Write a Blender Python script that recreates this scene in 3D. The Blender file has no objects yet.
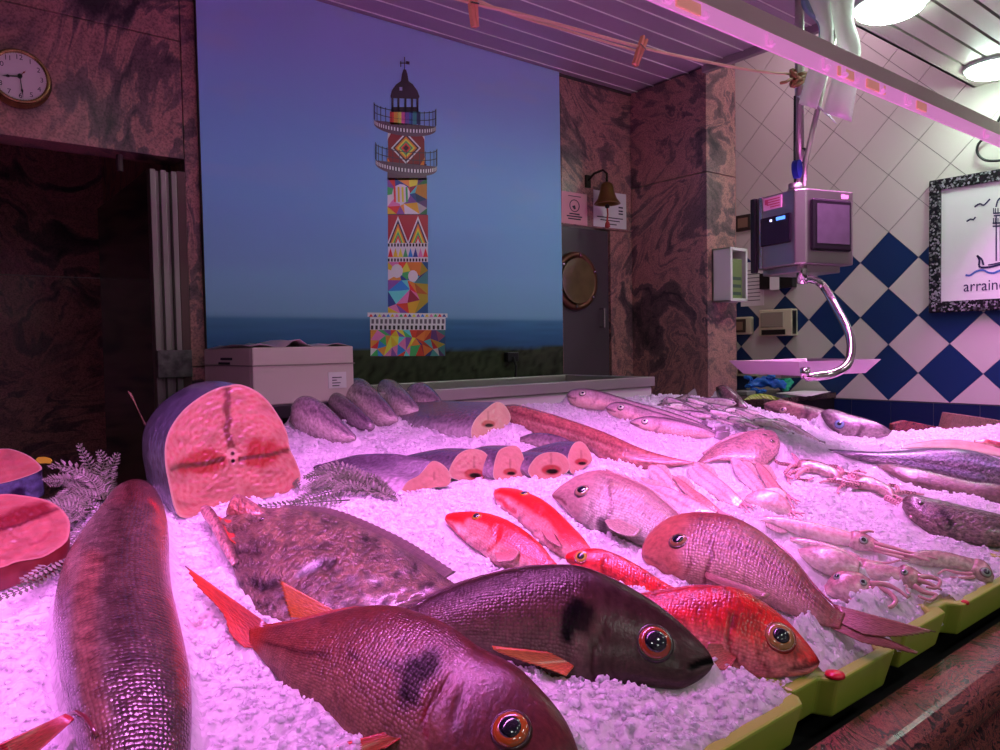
import bpy, bmesh, math, random
import numpy as np
from mathutils import Vector, Matrix
from mathutils.bvhtree import BVHTree
random.seed(7); RS = np.random.RandomState(11)
SC = bpy.context.scene; COL = SC.collection
PI = math.pi
# ------------------------------------------------------------------ camera
F = 744.28; YAW, PIT, ROL = 0.67154188, -0.0377529767, -0.0180655760
CAM = np.array([0., 0., 1.45])
def cam_axes():
    f = np.array([math.sin(YAW)*math.cos(PIT), math.cos(YAW)*math.cos(PIT), math.sin(PIT)])
    r = np.array([math.cos(YAW), -math.sin(YAW), 0.]); u = np.cross(r, f)
    c, s = math.cos(ROL), math.sin(ROL)
    return np.array([c*r+s*u, -s*r+c*u, f])
M = cam_axes()
cd = bpy.data.cameras.new('camera'); cd.sensor_width = 36; cd.lens = 36*F/1000; cd.clip_start = .02
co = bpy.data.objects.new('camera', cd); COL.objects.link(co)
mw = Matrix.Identity(4)
for k in range(3):
    mw[k][0], mw[k][1], mw[k][2], mw[k][3] = M[0][k], M[1][k], -M[2][k], CAM[k]
co.matrix_world = mw; SC.camera = co
# ------------------------------------------------------------------ from the photo's sight lines to places in the room
def ray(px, py): return M.T @ np.array([(px-500)/F, (375-py)/F, 1.])
def on_plane(px, py, ax, val):
    d = ray(px, py); return CAM + d*((val-CAM[ax])/d[ax])
def at_depth(px, py, dep): return CAM + ray(px, py)*dep
SL = .184
def ice_z(x, y): return 1.0 + SL*(y-.49)
def on_ice(px, py, dz=0.):
    d = ray(px, py); t = (1.0-SL*.49+dz-CAM[2])/(d[2]-SL*d[1]); return CAM + t*d
def on_plane_n(px, py, p0, n):
    d = ray(px, py); return CAM + d*(np.dot(p0-CAM, n)/np.dot(d, n))
def to_px(P):
    q = (np.asarray(P)-CAM) @ M.T
    return 500+F*q[..., 0]/q[..., 2], 375-F*q[..., 1]/q[..., 2]
def depth(P): return float((M @ (np.asarray(P)-CAM))[2])
def nrm(v): return v/np.linalg.norm(v)
# ------------------------------------------------------------------ colours
def lin(c):
    c = np.asarray(c, float)/255.; return np.where(c <= .04045, c/12.92, ((c+.055)/1.055)**2.4)
PINK = np.array([1.75, 1.08, 2.0])
def ob(r, g, b, k=1.0): return np.clip(lin((r, g, b))/(PINK*k), .004, .92)   # pigment of a thing standing under the pink lamps
def wh(r, g, b, k=1.0): return np.clip(lin((r, g, b))*k, .003, .92)
# ------------------------------------------------------------------ materials
def new_mat(name):
    m = bpy.data.materials.new(name); m.use_nodes = True
    return m, m.node_tree.nodes, m.node_tree.links, m.node_tree.nodes['Principled BSDF']
MATS = {}
def plain(name, col, rough=.5, metal=0., coat=0., bump=0., bscale=60., mottle=0., spec=.5, sss=0., trans=0., emit=None, estr=0., transl=0.):
    if name in MATS: return MATS[name]
    m, N, L, b = new_mat(name)
    b.inputs['Base Color'].default_value = (*[float(c) for c in col], 1)
    b.inputs['Roughness'].default_value = rough; b.inputs['Metallic'].default_value = metal
    b.inputs['Coat Weight'].default_value = coat; b.inputs['Coat Roughness'].default_value = .12
    b.inputs['Specular IOR Level'].default_value = spec
    if sss:
        b.inputs['Subsurface Weight'].default_value = sss; b.inputs['Subsurface Radius'].default_value = (1, .7, .7); b.inputs['Subsurface Scale'].default_value = .01
    b.inputs['Transmission Weight'].default_value = trans
    if emit is not None:
        b.inputs['Emission Color'].default_value = (*emit, 1); b.inputs['Emission Strength'].default_value = estr
    if bump or mottle:
        tc = N.new('ShaderNodeTexCoord'); nz = N.new('ShaderNodeTexNoise'); nz.inputs['Scale'].default_value = bscale; nz.inputs['Detail'].default_value = 4
        L.new(tc.outputs['Object'], nz.inputs['Vector'])
        if bump:
            bp = N.new('ShaderNodeBump'); bp.inputs['Strength'].default_value = bump; bp.inputs['Distance'].default_value = .004
            L.new(nz.outputs['Fac'], bp.inputs['Height']); L.new(bp.outputs['Normal'], b.inputs['Normal'])
        if mottle:
            mx = N.new('ShaderNodeMix'); mx.data_type = 'RGBA'; mx.blend_type = 'MULTIPLY'
            mx.inputs[0].default_value = mottle; mx.inputs[6].default_value = (*[float(c) for c in col], 1)
            cr = N.new('ShaderNodeValToRGB'); cr.color_ramp.elements[0].position = .35; cr.color_ramp.elements[1].position = .65
            cr.color_ramp.elements[0].color = (.25, .25, .25, 1)
            L.new(nz.outputs['Fac'], cr.inputs[0]); L.new(cr.outputs[0], mx.inputs[7]); L.new(mx.outputs[2], b.inputs['Base Color'])
    if transl:
        tb = N.new('ShaderNodeBsdfTranslucent'); tb.inputs[0].default_value = (*[float(c) for c in col], 1); ms = N.new('ShaderNodeMixShader'); ms.inputs[0].default_value = transl
        L.new(b.outputs[0], ms.inputs[1]); L.new(tb.outputs[0], ms.inputs[2]); L.new(ms.outputs[0], N['Material Output'].inputs['Surface'])
    MATS[name] = m; return m
def painted(name, rough=.3, coat=.4, scale=0., sbump=.5, mottle=.25, mscale=120., sss=0., spec=.5, metal=0., streak=False, bdist=.002):
    """skin, flesh and print: pigment comes from the mesh's colour attribute, fish scales from its metre-true UV"""
    if name in MATS: return MATS[name]
    m, N, L, b = new_mat(name)
    b.inputs['Roughness'].default_value = rough; b.inputs['Coat Weight'].default_value = coat; b.inputs['Coat Roughness'].default_value = .2
    b.inputs['Specular IOR Level'].default_value = spec; b.inputs['Metallic'].default_value = metal
    if sss:
        b.inputs['Subsurface Weight'].default_value = sss; b.inputs['Subsurface Radius'].default_value = (1, .5, .4); b.inputs['Subsurface Scale'].default_value = .008
    at = N.new('ShaderNodeAttribute'); at.attribute_name = 'Col'
    uv = N.new('ShaderNodeUVMap'); uv.uv_map = 'UVMap'
    out = at.outputs['Color']
    for nm_, val in (('Specular IOR Level', spec), ('Coat Weight', coat)):
        if val: mm = N.new('ShaderNodeMath'); mm.operation = 'MULTIPLY'; mm.inputs[1].default_value = val; L.new(at.outputs['Alpha'], mm.inputs[0]); L.new(mm.outputs[0], b.inputs[nm_])
    nz = N.new('ShaderNodeTexNoise'); nz.inputs['Scale'].default_value = mscale; nz.inputs['Detail'].default_value = 5
    if streak:
        mp = N.new('ShaderNodeMapping'); mp.inputs['Scale'].default_value = (.12, 1, 1); L.new(uv.outputs[0], mp.inputs[0]); L.new(mp.outputs[0], nz.inputs['Vector'])
    else: L.new(uv.outputs[0], nz.inputs['Vector'])
    if mottle:
        mx = N.new('ShaderNodeMix'); mx.data_type = 'RGBA'; mx.blend_type = 'OVERLAY'; mx.inputs[0].default_value = mottle
        rg = N.new('ShaderNodeValToRGB'); rg.color_ramp.elements[0].position = .32; rg.color_ramp.elements[1].position = .68
        L.new(nz.outputs['Fac'], rg.inputs[0]); L.new(out, mx.inputs[6]); L.new(rg.outputs[0], mx.inputs[7]); out = mx.outputs[2]
    h = nz.outputs['Fac']
    if scale:
        mp2 = N.new('ShaderNodeMapping'); mp2.inputs['Scale'].default_value = (1/scale, 1.35/scale, 1); L.new(uv.outputs[0], mp2.inputs[0])
        vo = N.new('ShaderNodeTexVoronoi'); vo.inputs['Scale'].default_value = 1.; vo.inputs['Randomness'].default_value = .45
        L.new(mp2.outputs[0], vo.inputs['Vector'])
        rg = N.new('ShaderNodeValToRGB'); rg.color_ramp.elements[0].position = .15; rg.color_ramp.elements[0].color = (1, 1, 1, 1)
        rg.color_ramp.elements[1].position = .75; rg.color_ramp.elements[1].color = (.35, .35, .35, 1)
        L.new(vo.outputs['Distance'], rg.inputs[0])
        mk = N.new('ShaderNodeAttribute'); mk.attribute_name = 'Scl'
        fm = N.new('ShaderNodeMath'); fm.operation = 'MULTIPLY'; fm.inputs[1].default_value = .5; L.new(mk.outputs['Fac'], fm.inputs[0])
        mx = N.new('ShaderNodeMix'); mx.data_type = 'RGBA'; mx.blend_type = 'MULTIPLY'
        L.new(fm.outputs[0], mx.inputs[0]); L.new(out, mx.inputs[6]); L.new(rg.outputs[0], mx.inputs[7]); out = mx.outputs[2]
        bp = N.new('ShaderNodeBump'); bp.invert = True; bp.inputs['Distance'].default_value = .002
        sm = N.new('ShaderNodeMath'); sm.operation = 'MULTIPLY'; sm.inputs[1].default_value = sbump; L.new(mk.outputs['Fac'], sm.inputs[0]); L.new(sm.outputs[0], bp.inputs['Strength'])
        b3 = N.new('ShaderNodeBump'); b3.inputs['Strength'].default_value = .3; b3.inputs['Distance'].default_value = .002; L.new(h, b3.inputs['Height']); L.new(b3.outputs['Normal'], bp.inputs['Normal'])
        L.new(vo.outputs['Distance'], bp.inputs['Height']); L.new(bp.outputs['Normal'], b.inputs['Normal']); L.new(bp.outputs['Normal'], b.inputs['Coat Normal'])
    elif sbump:
        bp = N.new('ShaderNodeBump'); bp.inputs['Strength'].default_value = sbump; bp.inputs['Distance'].default_value = bdist
        L.new(h, bp.inputs['Height']); L.new(bp.outputs['Normal'], b.inputs['Normal'])
    L.new(out, b.inputs['Base Color'])
    MATS[name] = m; return m
def granite(name, c0, c1, c2, sc=1.0, rough=.18):
    m, N, L, b = new_mat(name)
    tc = N.new('ShaderNodeTexCoord')
    n0 = N.new('ShaderNodeTexNoise'); n0.inputs['Scale'].default_value = 1.6*sc; n0.inputs['Detail'].default_value = 6; n0.inputs['Distortion'].default_value = 1.4
    L.new(tc.outputs['Object'], n0.inputs['Vector'])
    mxv = N.new('ShaderNodeMix'); mxv.data_type = 'VECTOR'; mxv.inputs[0].default_value = .55
    L.new(tc.outputs['Object'], mxv.inputs[4]); L.new(n0.outputs['Color'], mxv.inputs[5])
    wv = N.new('ShaderNodeTexNoise'); wv.inputs['Scale'].default_value = 7*sc; wv.inputs['Detail'].default_value = 8; wv.inputs['Distortion'].default_value = 2.2
    L.new(mxv.outputs[1], wv.inputs['Vector'])
    cr = N.new('ShaderNodeValToRGB'); e = cr.color_ramp.elements
    e[0].position = .30; e[0].color = (*c2, 1); e[1].position = .72; e[1].color = (*c0, 1)
    x = e.new(.44); x.color = (*c1, 1); x = e.new(.5); x.color = (*c0, 1); x = e.new(.585); x.color = (*(np.array(c1)*.5+np.array(c0)*.5), 1)
    x = e.new(.635); x.color = (*c1, 1)
    L.new(wv.outputs['Fac'], cr.inputs[0])
    gn = N.new('ShaderNodeTexNoise'); gn.inputs['Scale'].default_value = 230*sc; gn.inputs['Detail'].default_value = 3
    L.new(tc.outputs['Object'], gn.inputs['Vector'])
    gr = N.new('ShaderNodeValToRGB'); gr.color_ramp.elements[0].position = .38; gr.color_ramp.elements[0].color = (.3, .28, .3, 1); gr.color_ramp.elements[1].position = .56; gr.color_ramp.elements[1].color = (1, 1, 1, 1)
    L.new(gn.outputs['Fac'], gr.inputs[0])
    mx = N.new('ShaderNodeMix'); mx.data_type = 'RGBA'; mx.blend_type = 'MULTIPLY'; mx.inputs[0].default_value = .6
    L.new(cr.outputs[0], mx.inputs[6]); L.new(gr.outputs[0], mx.inputs[7]); L.new(mx.outputs[2], b.inputs['Base Color'])
    b.inputs['Roughness'].default_value = rough
    MATS[name] = m; return m
# ------------------------------------------------------------------ mesh helpers
class MB:
    def __init__(s): s.v = []; s.f = []; s.c = []; s.o = np.zeros(3)
    def add(s, vs, fs, col=None):
        o = len(s.v); s.v += [tuple(float(q) for q in p) for p in vs]
        for f in fs: s.f.append(tuple(o+i for i in f)); s.c.append(col)
    def box(s, lo, hi, col=None, fr=None):
        x0, y0, z0 = lo; x1, y1, z1 = hi
        vs = [(x0,y0,z0),(x1,y0,z0),(x1,y1,z0),(x0,y1,z0),(x0,y0,z1),(x1,y0,z1),(x1,y1,z1),(x0,y1,z1)]
        if fr is not None: vs = [fr(np.array(p)) for p in vs]
        s.add(vs, [(3,2,1,0),(4,5,6,7),(0,1,5,4),(1,2,6,5),(2,3,7,6),(3,0,4,7)], col)
    def tube(s, pts, r, k=10, col=None, caps=True):
        pts = [np.array(p, float) for p in pts]; n = len(pts)
        rs = r if hasattr(r, '__len__') else [r]*n
        vs = []; ref = None
        for i, p in enumerate(pts):
            d = nrm(pts[min(i+1, n-1)]-pts[max(i-1, 0)])
            if ref is None:
                q0 = np.array([0, 0, 1.]) if abs(d[2]) < .9 else np.array([1., 0, 0]); a = nrm(np.cross(d, q0))
            else:
                a = ref-d*np.dot(ref, d); a = nrm(a) if np.linalg.norm(a) > 1e-6 else nrm(np.cross(d, [.3, .5, .8]))
            ref = a; b = np.cross(d, a)
            for j in range(k):
                t = 2*PI*j/k; vs.append(p+rs[i]*(math.cos(t)*a+math.sin(t)*b))
        fs = [(i*k+j, i*k+(j+1) % k, (i+1)*k+(j+1) % k, (i+1)*k+j) for i in range(n-1) for j in range(k)]
        if caps: fs += [tuple(range(k))[::-1], tuple((n-1)*k+j for j in range(k))]
        s.add(vs, fs, col)
    def lathe(s, prof, c, ax, up=None, k=32, col=None, sx=1.):
        c = np.array(c, float); ax = nrm(np.array(ax, float))
        a = nrm(np.cross(ax, up if up is not None else ([0, 0, 1.] if abs(ax[2]) < .9 else [1., 0, 0]))); b = np.cross(ax, a)
        vs = [c+ax*h+r*(math.cos(2*PI*j/k)*a*sx+math.sin(2*PI*j/k)*b) for r, h in prof for j in range(k)]
        n = len(prof); fs = [(i*k+j, i*k+(j+1) % k, (i+1)*k+(j+1) % k, (i+1)*k+j) for i in range(n-1) for j in range(k)]
        fs += [tuple(range(k))[::-1], tuple((n-1)*k+j for j in range(k))]
        s.add(vs, fs, col)
    def prism(s, poly, d, col=None):
        poly = [np.array(p, float) for p in poly]; n = len(poly); d = np.array(d, float)
        s.add(poly+[p+d for p in poly], [tuple(range(n)), tuple(range(2*n-1, n-1, -1))]+[(i, n+i, n+(i+1) % n, (i+1) % n) for i in range(n)], col)
    def build(s, name, mat, parent=None, smooth=False, bevel=0., paint=False):
        me = bpy.data.meshes.new(name)
        off = np.array(parent.get('org', (0, 0, 0))) if parent is not None else np.zeros(3)
        v = np.array(s.v)-off
        me.from_pydata([tuple(p) for p in v], [], s.f)
        bm = bmesh.new(); bm.from_mesh(me); bmesh.ops.recalc_face_normals(bm, faces=bm.faces)
        bm.to_mesh(me); bm.free()
        if paint:
            ca = me.color_attributes.new('Col', 'FLOAT_COLOR', 'CORNER')
            cols = []
            for p, c in zip(me.polygons, s.c): cols += [(*c, 1.)]*p.loop_total
            ca.data.foreach_set('color', np.array(cols, np.float32).ravel())
        return link(name, me, mat, parent, smooth, bevel)
def link(name, me, mat, parent=None, smooth=False, bevel=0.):
    o = bpy.data.objects.new(name, me); COL.objects.link(o)
    if mat: me.materials.append(mat)
    if smooth: me.polygons.foreach_set('use_smooth', [True]*len(me.polygons))
    if bevel:
        b = o.modifiers.new('edge', 'BEVEL'); b.width = bevel; b.segments = 2; b.limit_method = 'ANGLE'; b.angle_limit = .7
    if parent is not None:
        o.parent = parent; o['org'] = list(parent.get('org', (0, 0, 0)))
    return o
def tag(o, label, cat, group=None, kind=None):
    o['label'] = label; o['category'] = cat
    if group: o['group'] = group
    if kind: o['kind'] = kind
    return o
def thing(name, label, cat, loc, group=None):
    o = bpy.data.objects.new(name, None); COL.objects.link(o); o.empty_display_size = .05
    o.location = [float(q) for q in loc]; o['org'] = [float(q) for q in loc]
    return tag(o, label, cat, group)
def struct(o): o['kind'] = 'structure'; return o
def text_mesh(txt, size):
    cu = bpy.data.curves.new('t', 'FONT'); cu.body = txt; cu.size = size; cu.align_x = 'CENTER'; cu.align_y = 'CENTER'; cu.resolution_u = 3
    to = bpy.data.objects.new('t', cu); COL.objects.link(to)
    dg = bpy.context.evaluated_depsgraph_get(); me = bpy.data.meshes.new_from_object(to.evaluated_get(dg))
    vs = [tuple(v.co) for v in me.vertices]; fs = [tuple(p.vertices) for p in me.polygons]
    bpy.data.objects.remove(to); bpy.data.curves.remove(cu); bpy.data.meshes.remove(me)
    return vs, fs
# ------------------------------------------------------------------ numpy helpers
def smooth_poly(P, n, closed=False):
    """n points along a Catmull-Rom curve through P, evenly spaced"""
    P = np.array(P, float)
    Q = np.vstack([P[-1], P, P[0], P[1]]) if closed else np.vstack([2*P[0]-P[1], P, 2*P[-1]-P[-2]])
    out = []
    segs = len(P) if closed else len(P)-1
    for i in range(segs):
        a, b, c, d = Q[i:i+4]
        for t in np.linspace(0, 1, 12, endpoint=False):
            out.append(.5*((2*b)+(c-a)*t+(2*a-5*b+4*c-d)*t*t+(3*b-a-3*c+d)*t**3))
    out.append(P[0] if closed else P[-1]); out = np.array(out)
    s = np.concatenate([[0], np.cumsum(np.linalg.norm(np.diff(out, axis=0), axis=1))])
    u = np.linspace(0, s[-1], n+1)[:-1] if closed else np.linspace(0, s[-1], n)
    return np.stack([np.interp(u, s, out[:, k]) for k in range(out.shape[1])], 1)
def pdist(X, Y, pts):
    d = np.full(X.shape, 1e9)
    for (x0, y0), (x1, y1) in zip(pts[:-1], pts[1:]):
        dx, dy = x1-x0, y1-y0; L = dx*dx+dy*dy+1e-9
        t = np.clip(((X-x0)*dx+(Y-y0)*dy)/L, 0, 1); d = np.minimum(d, np.hypot(X-x0-t*dx, Y-y0-t*dy))
    return d
def sstep(a, b, x): t = np.clip((x-a)/(b-a), 0, 1); return t*t*(3-2*t)
def line_m(X, Y, pts, w): return 1-sstep(w*.5, w*1.3, pdist(X, Y, pts))
def mixc(c, d, m): return c*(1-m[:, None])+np.asarray(d)*m[:, None]
def vnoise(x, y, seed=0):
    def hsh(i, j): return np.modf(np.abs(np.sin(i*127.1+j*311.7+seed*74.7)*43758.5453))[0]
    i, j = np.floor(x), np.floor(y); fx, fy = x-i, y-j; fx = fx*fx*(3-2*fx); fy = fy*fy*(3-2*fy)
    return (hsh(i, j)*(1-fx)+hsh(i+1, j)*fx)*(1-fy)+(hsh(i, j+1)*(1-fx)+hsh(i+1, j+1)*fx)*fy
def grid_mesh(name, V, nu, nv, mat, parent, cols=None, uv=None, scl=None, wrap=True, caps=True, smooth=True):
    """V: nu*nv points, rows along the body, columns around it"""
    off = np.array(parent.get('org', (0, 0, 0))) if parent is not None else np.zeros(3)
    fs = []
    for i in range(nu-1):
        for j in range(nv if wrap else nv-1):
            k = (j+1) % nv; fs.append((i*nv+j, i*nv+k, (i+1)*nv+k, (i+1)*nv+j))
    if caps and wrap: fs += ([] if caps == 'back' else [tuple(range(nv))[::-1]])+[tuple((nu-1)*nv+j for j in range(nv))]
    me = bpy.data.meshes.new(name); me.from_pydata([tuple(p) for p in (V-off)], [], fs)
    if cols is not None:
        ca = me.color_attributes.new('Col', 'FLOAT_COLOR', 'POINT'); al = np.clip(cols.mean(1, keepdims=True)/.03, .12, 1.); ca.data.foreach_set('color', np.hstack([cols, al]).astype(np.float32).ravel())
    if scl is not None:
        a = me.attributes.new('Scl', 'FLOAT', 'POINT'); a.data.foreach_set('value', scl.astype(np.float32))
    if uv is not None:
        ul = me.uv_layers.new(name='UVMap'); li = np.zeros(len(me.loops), int); me.loops.foreach_get('vertex_index', li); ul.data.foreach_set('uv', uv[li].astype(np.float32).ravel())
    bm = bmesh.new(); bm.from_mesh(me); bmesh.ops.recalc_face_normals(bm, faces=bm.faces); bm.to_mesh(me); bm.free()
    return link(name, me, mat, parent, smooth)
# ------------------------------------------------------------------ shared materials
g_wall = granite('red_granite', lin((200, 144, 134)), lin((132, 102, 104)), lin((58, 50, 56)), .75, .28)
g_edge = granite('polished_red_granite', lin((150, 80, 74)), lin((84, 52, 54)), lin((30, 22, 26)), 3.0, .26)
g_dark = plain('dark_room_stone', lin((52, 40, 38)), .35, mottle=.6, bscale=9)
steel = plain('brushed_steel', lin((190, 184, 178)), .36, .75, bump=.05, bscale=200)
chrome = plain('chrome', lin((205, 200, 200)), .14, 1.)
alu = plain('aluminium', lin((150, 140, 140)), .38, .9)
white_pl = plain('white_plastic', lin((214, 210, 205)), .4)
cream_pl = plain('cream_plastic', lin((205, 196, 165)), .45)
black_pl = plain('black_plastic', lin((22, 21, 24)), .35)
dark_pl = plain('dark_grey_plastic', lin((44, 42, 46)), .4)
paper = plain('white_paper', lin((232, 228, 226)), .75)
ink = plain('dark_ink', lin((52, 44, 60)), .7)
brass = plain('old_brass', lin((150, 112, 62)), .33, .9)
print_m = painted('printed_panel', rough=.38, coat=.0, mottle=0, sbump=0)
PI2 = 2*PI
WX, WYB, YCOL = 3.881, 2.6, 2.135
# ------------------------------------------------------------------ setting: walls, floor, ceilings
b = MB(); b.box((-2.6, -2.6, -.06), (4.0, 4.4, 0)); struct(b.build('floor', plain('floor_tile', lin((92, 84, 80)), .35, mottle=.4, bscale=8)))
b = MB(); zs = 2.475; g = .003
for x0, x1, z0, z1 in [(-2.6, -.62, zs+g, 2.76), (-.617, .742, zs+g, 2.76), (-2.6, -.62, 2.092, zs), (-.617, .742, 2.092, zs), (.745, .79, 0, 1.4), (.745, .79, 1.403, 2.76),
                       (.793, 1.6, 0, 2.76), (1.603, 2.458, 0, 2.76), (2.461, 2.955, 2.03, 2.76), (2.792, 2.955, 0, 2.027), (2.958, 3.95, 0, 3.45)]:
    b.box((x0, WYB, z0), (x1, WYB+.12, z1))
struct(b.build('wall_back', g_wall, bevel=.0015))
b = MB()
for z0, z1 in [(0, 1.15), (1.153, 2.25), (2.253, 3.45)]:
    b.box((2.95, YCOL, z0), (3.18, WYB-.001, z1))
struct(b.build('wall_column', g_wall, bevel=.002))
# the unlit room behind the doorway
b = MB()
b.box((-2.6, 4.2, 0), (.9, 4.3, 1.83)); b.box((-2.6, 4.2, 1.834), (.9, 4.3, 2.76)); b.box((.80, WYB+.12, 0), (.9, 4.2, 2.76))
b.box((-2.6, WYB+.13, 2.62), (.8, 4.2, 2.7)); b.box((-2.7, WYB, 0), (-2.6, 4.3, 2.76))
struct(b.build('wall_inner', g_wall))
b = MB(); b.box((-2.7, -2.6, 0), (-2.6, 2.6, 2.76)); struct(b.build('wall_left', plain('grey_render', lin((120, 100, 104)), .6)))
# sliding door leaf stacked by the jamb
d1 = struct(bpy.data.objects.new('door_1', None)); COL.objects.link(d1); d1['org'] = [0., 0., 0.]
b = MB()
for x in (.632, .664, .697): b.box((x, WYB-.012, .02), (x+.017, WYB+.03, 2.045)); 
for x in (.649, .681): b.box((x, WYB+.012, .02), (x+.016, WYB+.03, 2.045))
b.build('profile', alu, d1, bevel=.002)
b = MB(); b.box((.716, WYB-.004, .02), (.744, WYB+.05, 2.05)); b.build('jamb_profile', plain('brown_aluminium', lin((98, 74, 74)), .4, .5), d1, bevel=.002)
b = MB(); b.box((.636, WYB+.03, .02), (.648, 3.45, 2.05)); b.build('panel', plain('smoked_glass', lin((18, 12, 18)), .12), d1)
p = on_plane(170, 364, 1, WYB-.02); b = MB(); b.box((.628, WYB-.045, p[2]-.045), (.735, WYB-.012, p[2]+.045)); b.build('lock_case', plain('worn_steel', lin((128, 122, 124)), .4, .7, mottle=.8, bscale=40), d1, bevel=.003)
b = MB(); b.tube([(.56, WYB+.06, 2.092), (.56, WYB+.06, 2.04)], .010, 10); b.build('catch', plain('dull_metal', lin((100, 80, 84)), .5, .6), d1)
# tiles
zb, yb, h = 1.45-.0236, 1.7222, .14142
zband = zb-2*h
b = MB(); WHT = lin((206, 199, 192)); NAV = lin((24, 52, 98))
for i in range(-8, 30):
    for j in range(-3, 16):
        if (i+j) % 2 == 0: continue
        yc, zc = yb-i*h, zb+j*h; r = h-.0022
        if zc-h < zband-.01 and zc <= zband: continue
        blue = (i % 2 == 0) and j in (3, 1, -1)
        P = [(yc-r, zc), (yc, zc+r), (yc+r, zc), (yc, zc-r)]
        if zc-r < zband: P = [(yc-r, zc), (yc, zc+r), (yc+r, zc)]
        if yc-r > WYB or zc+r > 3.45: 
            if yc-r > WYB: continue
        b.prism([(WX-.004, y, z) for y, z in P], (.006, 0, 0), NAV if blue else WHT)
# half tiles along the band
for i in range(-8, 30):
    if i % 2 == 1:
        yc = yb-i*h; r = h-.0022
        b.prism([(WX-.004, yc-r, zband+.002), (WX-.004, yc, zband+r), (WX-.004, yc+r, zband+.002)], (.006, 0, 0), WHT)
for i in range(-3, 24):
    for j in range(0, 6):
        y0 = 1.31+.2*(i-12)+.0; z1 = zband-.004-.2*j
        if y0 > WYB: continue
        b.prism([(WX-.004, y0+.0015, z1-.197), (WX-.004, y0+.1985, z1-.197), (WX-.004, y0+.1985, z1), (WX-.004, y0+.0015, z1)], (.006, 0, 0), lin((20, 34, 76)))
tl = b.build('wall_right', painted('glazed_tile', rough=.34, coat=.0, mottle=0, sbump=0, spec=.35), paint=True); struct(tl)
b = MB(); b.box((WX, -2.6, 0), (WX+.1, 2.75, 3.45)); o = b.build('grout', plain('grout', lin((128, 122, 118)), .8), None); struct(o); o.name = 'wall_right_grout'
# grey slatted ceiling over the back of the stall
b = MB(); s = MB(); y = 2.655-.105
while y > 1.30:
    b.box((-2.6, max(y-.098, 1.349), 2.732), (2.948, y-.004, 2.75)); s.box((-2.6, y-.004, 2.729), (2.948, y+.0005, 2.745)); s.box((-2.6, y+.0005, 2.74), (2.948, y+.007, 2.75)); y -= .105
b.box((-2.6, 2.55, 2.732), (2.948, 2.6, 2.75))
struct(b.build('ceiling', plain('grey_slat', lin((172, 152, 168)), .45)))
o = s.build('ceiling_strip', plain('lit_slat_lip', lin((245, 240, 235)), .3)); struct(o); o.name = 'trim_1'  # slat edges catching light, painted as a paler lip
b = MB(); b.box((-2.6, 2.588, 2.722), (2.948, 2.6, 2.732)); struct(b.build('trim_2', plain('dark_trim', lin((70, 56, 56)), .5)))
b = MB(); b.box((2.92, 1.345, 2.70), (2.948, YCOL, 2.732)); b.box((2.93, 1.345, 2.732), (2.948, 2.6, 3.45)); b.box((2.93, 1.345, 3.42), (3.95, 2.7, 3.47)); b.box((-2.6, 1.345, 2.75), (2.93, 2.7, 2.8))
struct(b.build('ceiling_step', plain('mauve_paint', lin((150, 130, 138)), .6)))
# white slatted ceiling over the shoppers' side
b = MB(); ys = [1.345, on_plane(968.5, 66.7, 2, 2.6)[1], on_plane(990.5, 58.6, 2, 2.6)[1], on_plane(1000, 42.5, 2, 2.6)[1]]
while ys[-1] > -2.4: ys.append(ys[-1]-(ys[-2]-ys[-1]+ys[1]-ys[2])/2)
for y1, y0 in zip(ys[:-1], ys[1:]): b.box((-2.6, y0+.012, 2.6), (WX, y1, 2.615))
b.box((-2.6, 1.333, 2.6), (WX, 1.345, 2.66))
struct(b.build('ceiling_white', plain('cream_slat', lin((206, 200, 188)), .4)))
b = MB(); b.box((-2.6, -2.6, 2.63), (WX, 1.333, 2.66)); struct(b.build('ceiling_void', plain('dark_void', lin((40, 36, 36)), .8)))
# ------------------------------------------------------------------ door with a porthole
d2 = struct(bpy.data.objects.new('door_2', None)); COL.objects.link(d2); d2['org'] = [0., 0., 0.]
b = MB(); b.box((2.462, WYB+.01, .01), (2.786, WYB+.05, 2.022)); b.build('leaf', plain('grey_door_paint', lin((84, 74, 80)), .3), d2, bevel=.003)
pc = on_plane(576, 281, 1, WYB); pr = abs(on_plane(576, 252, 1, WYB)[2]-on_plane(576, 311, 1, WYB)[2])/2
b = MB(); k = 40
b.lathe([(pr*.76, -.005), (pr*.78, .018), (pr*.88, .026), (pr*.98, .02), (pr, 0)], pc-np.array([0, -.01, 0]), (0, -1, 0), k=40); b.build('porthole_ring', plain('copper_brown', lin((116, 72, 54)), .35, .6), d2, smooth=True)
b = MB(); b.lathe([(pr*.77, 0), (pr*.77, .008)], pc-np.array([0, .012, 0]), (0, -1, 0), k=40); b.build('porthole_glass', plain('amber_glass', lin((120, 98, 68)), .12, mottle=.4, bscale=14), d2)
b = MB()
for a in range(6): 
    t = a*PI/3+.4; b.lathe([(.008, 0), (.008, .006), (.004, .01)], pc+np.array([pr*.88*math.cos(t), -.016, pr*.88*math.sin(t)]), (0, -1, 0), k=10)
b.build('bolt', chrome, d2)
hp = on_plane(600, 318, 1, WYB); b = MB(); b.tube([hp+np.array([0, 0, .045]), hp+np.array([0, -.03, .045]), hp+np.array([0, -.03, -.045]), hp+np.array([0, 0, -.045])], .006, 8); b.build('handle', chrome, d2)
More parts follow.
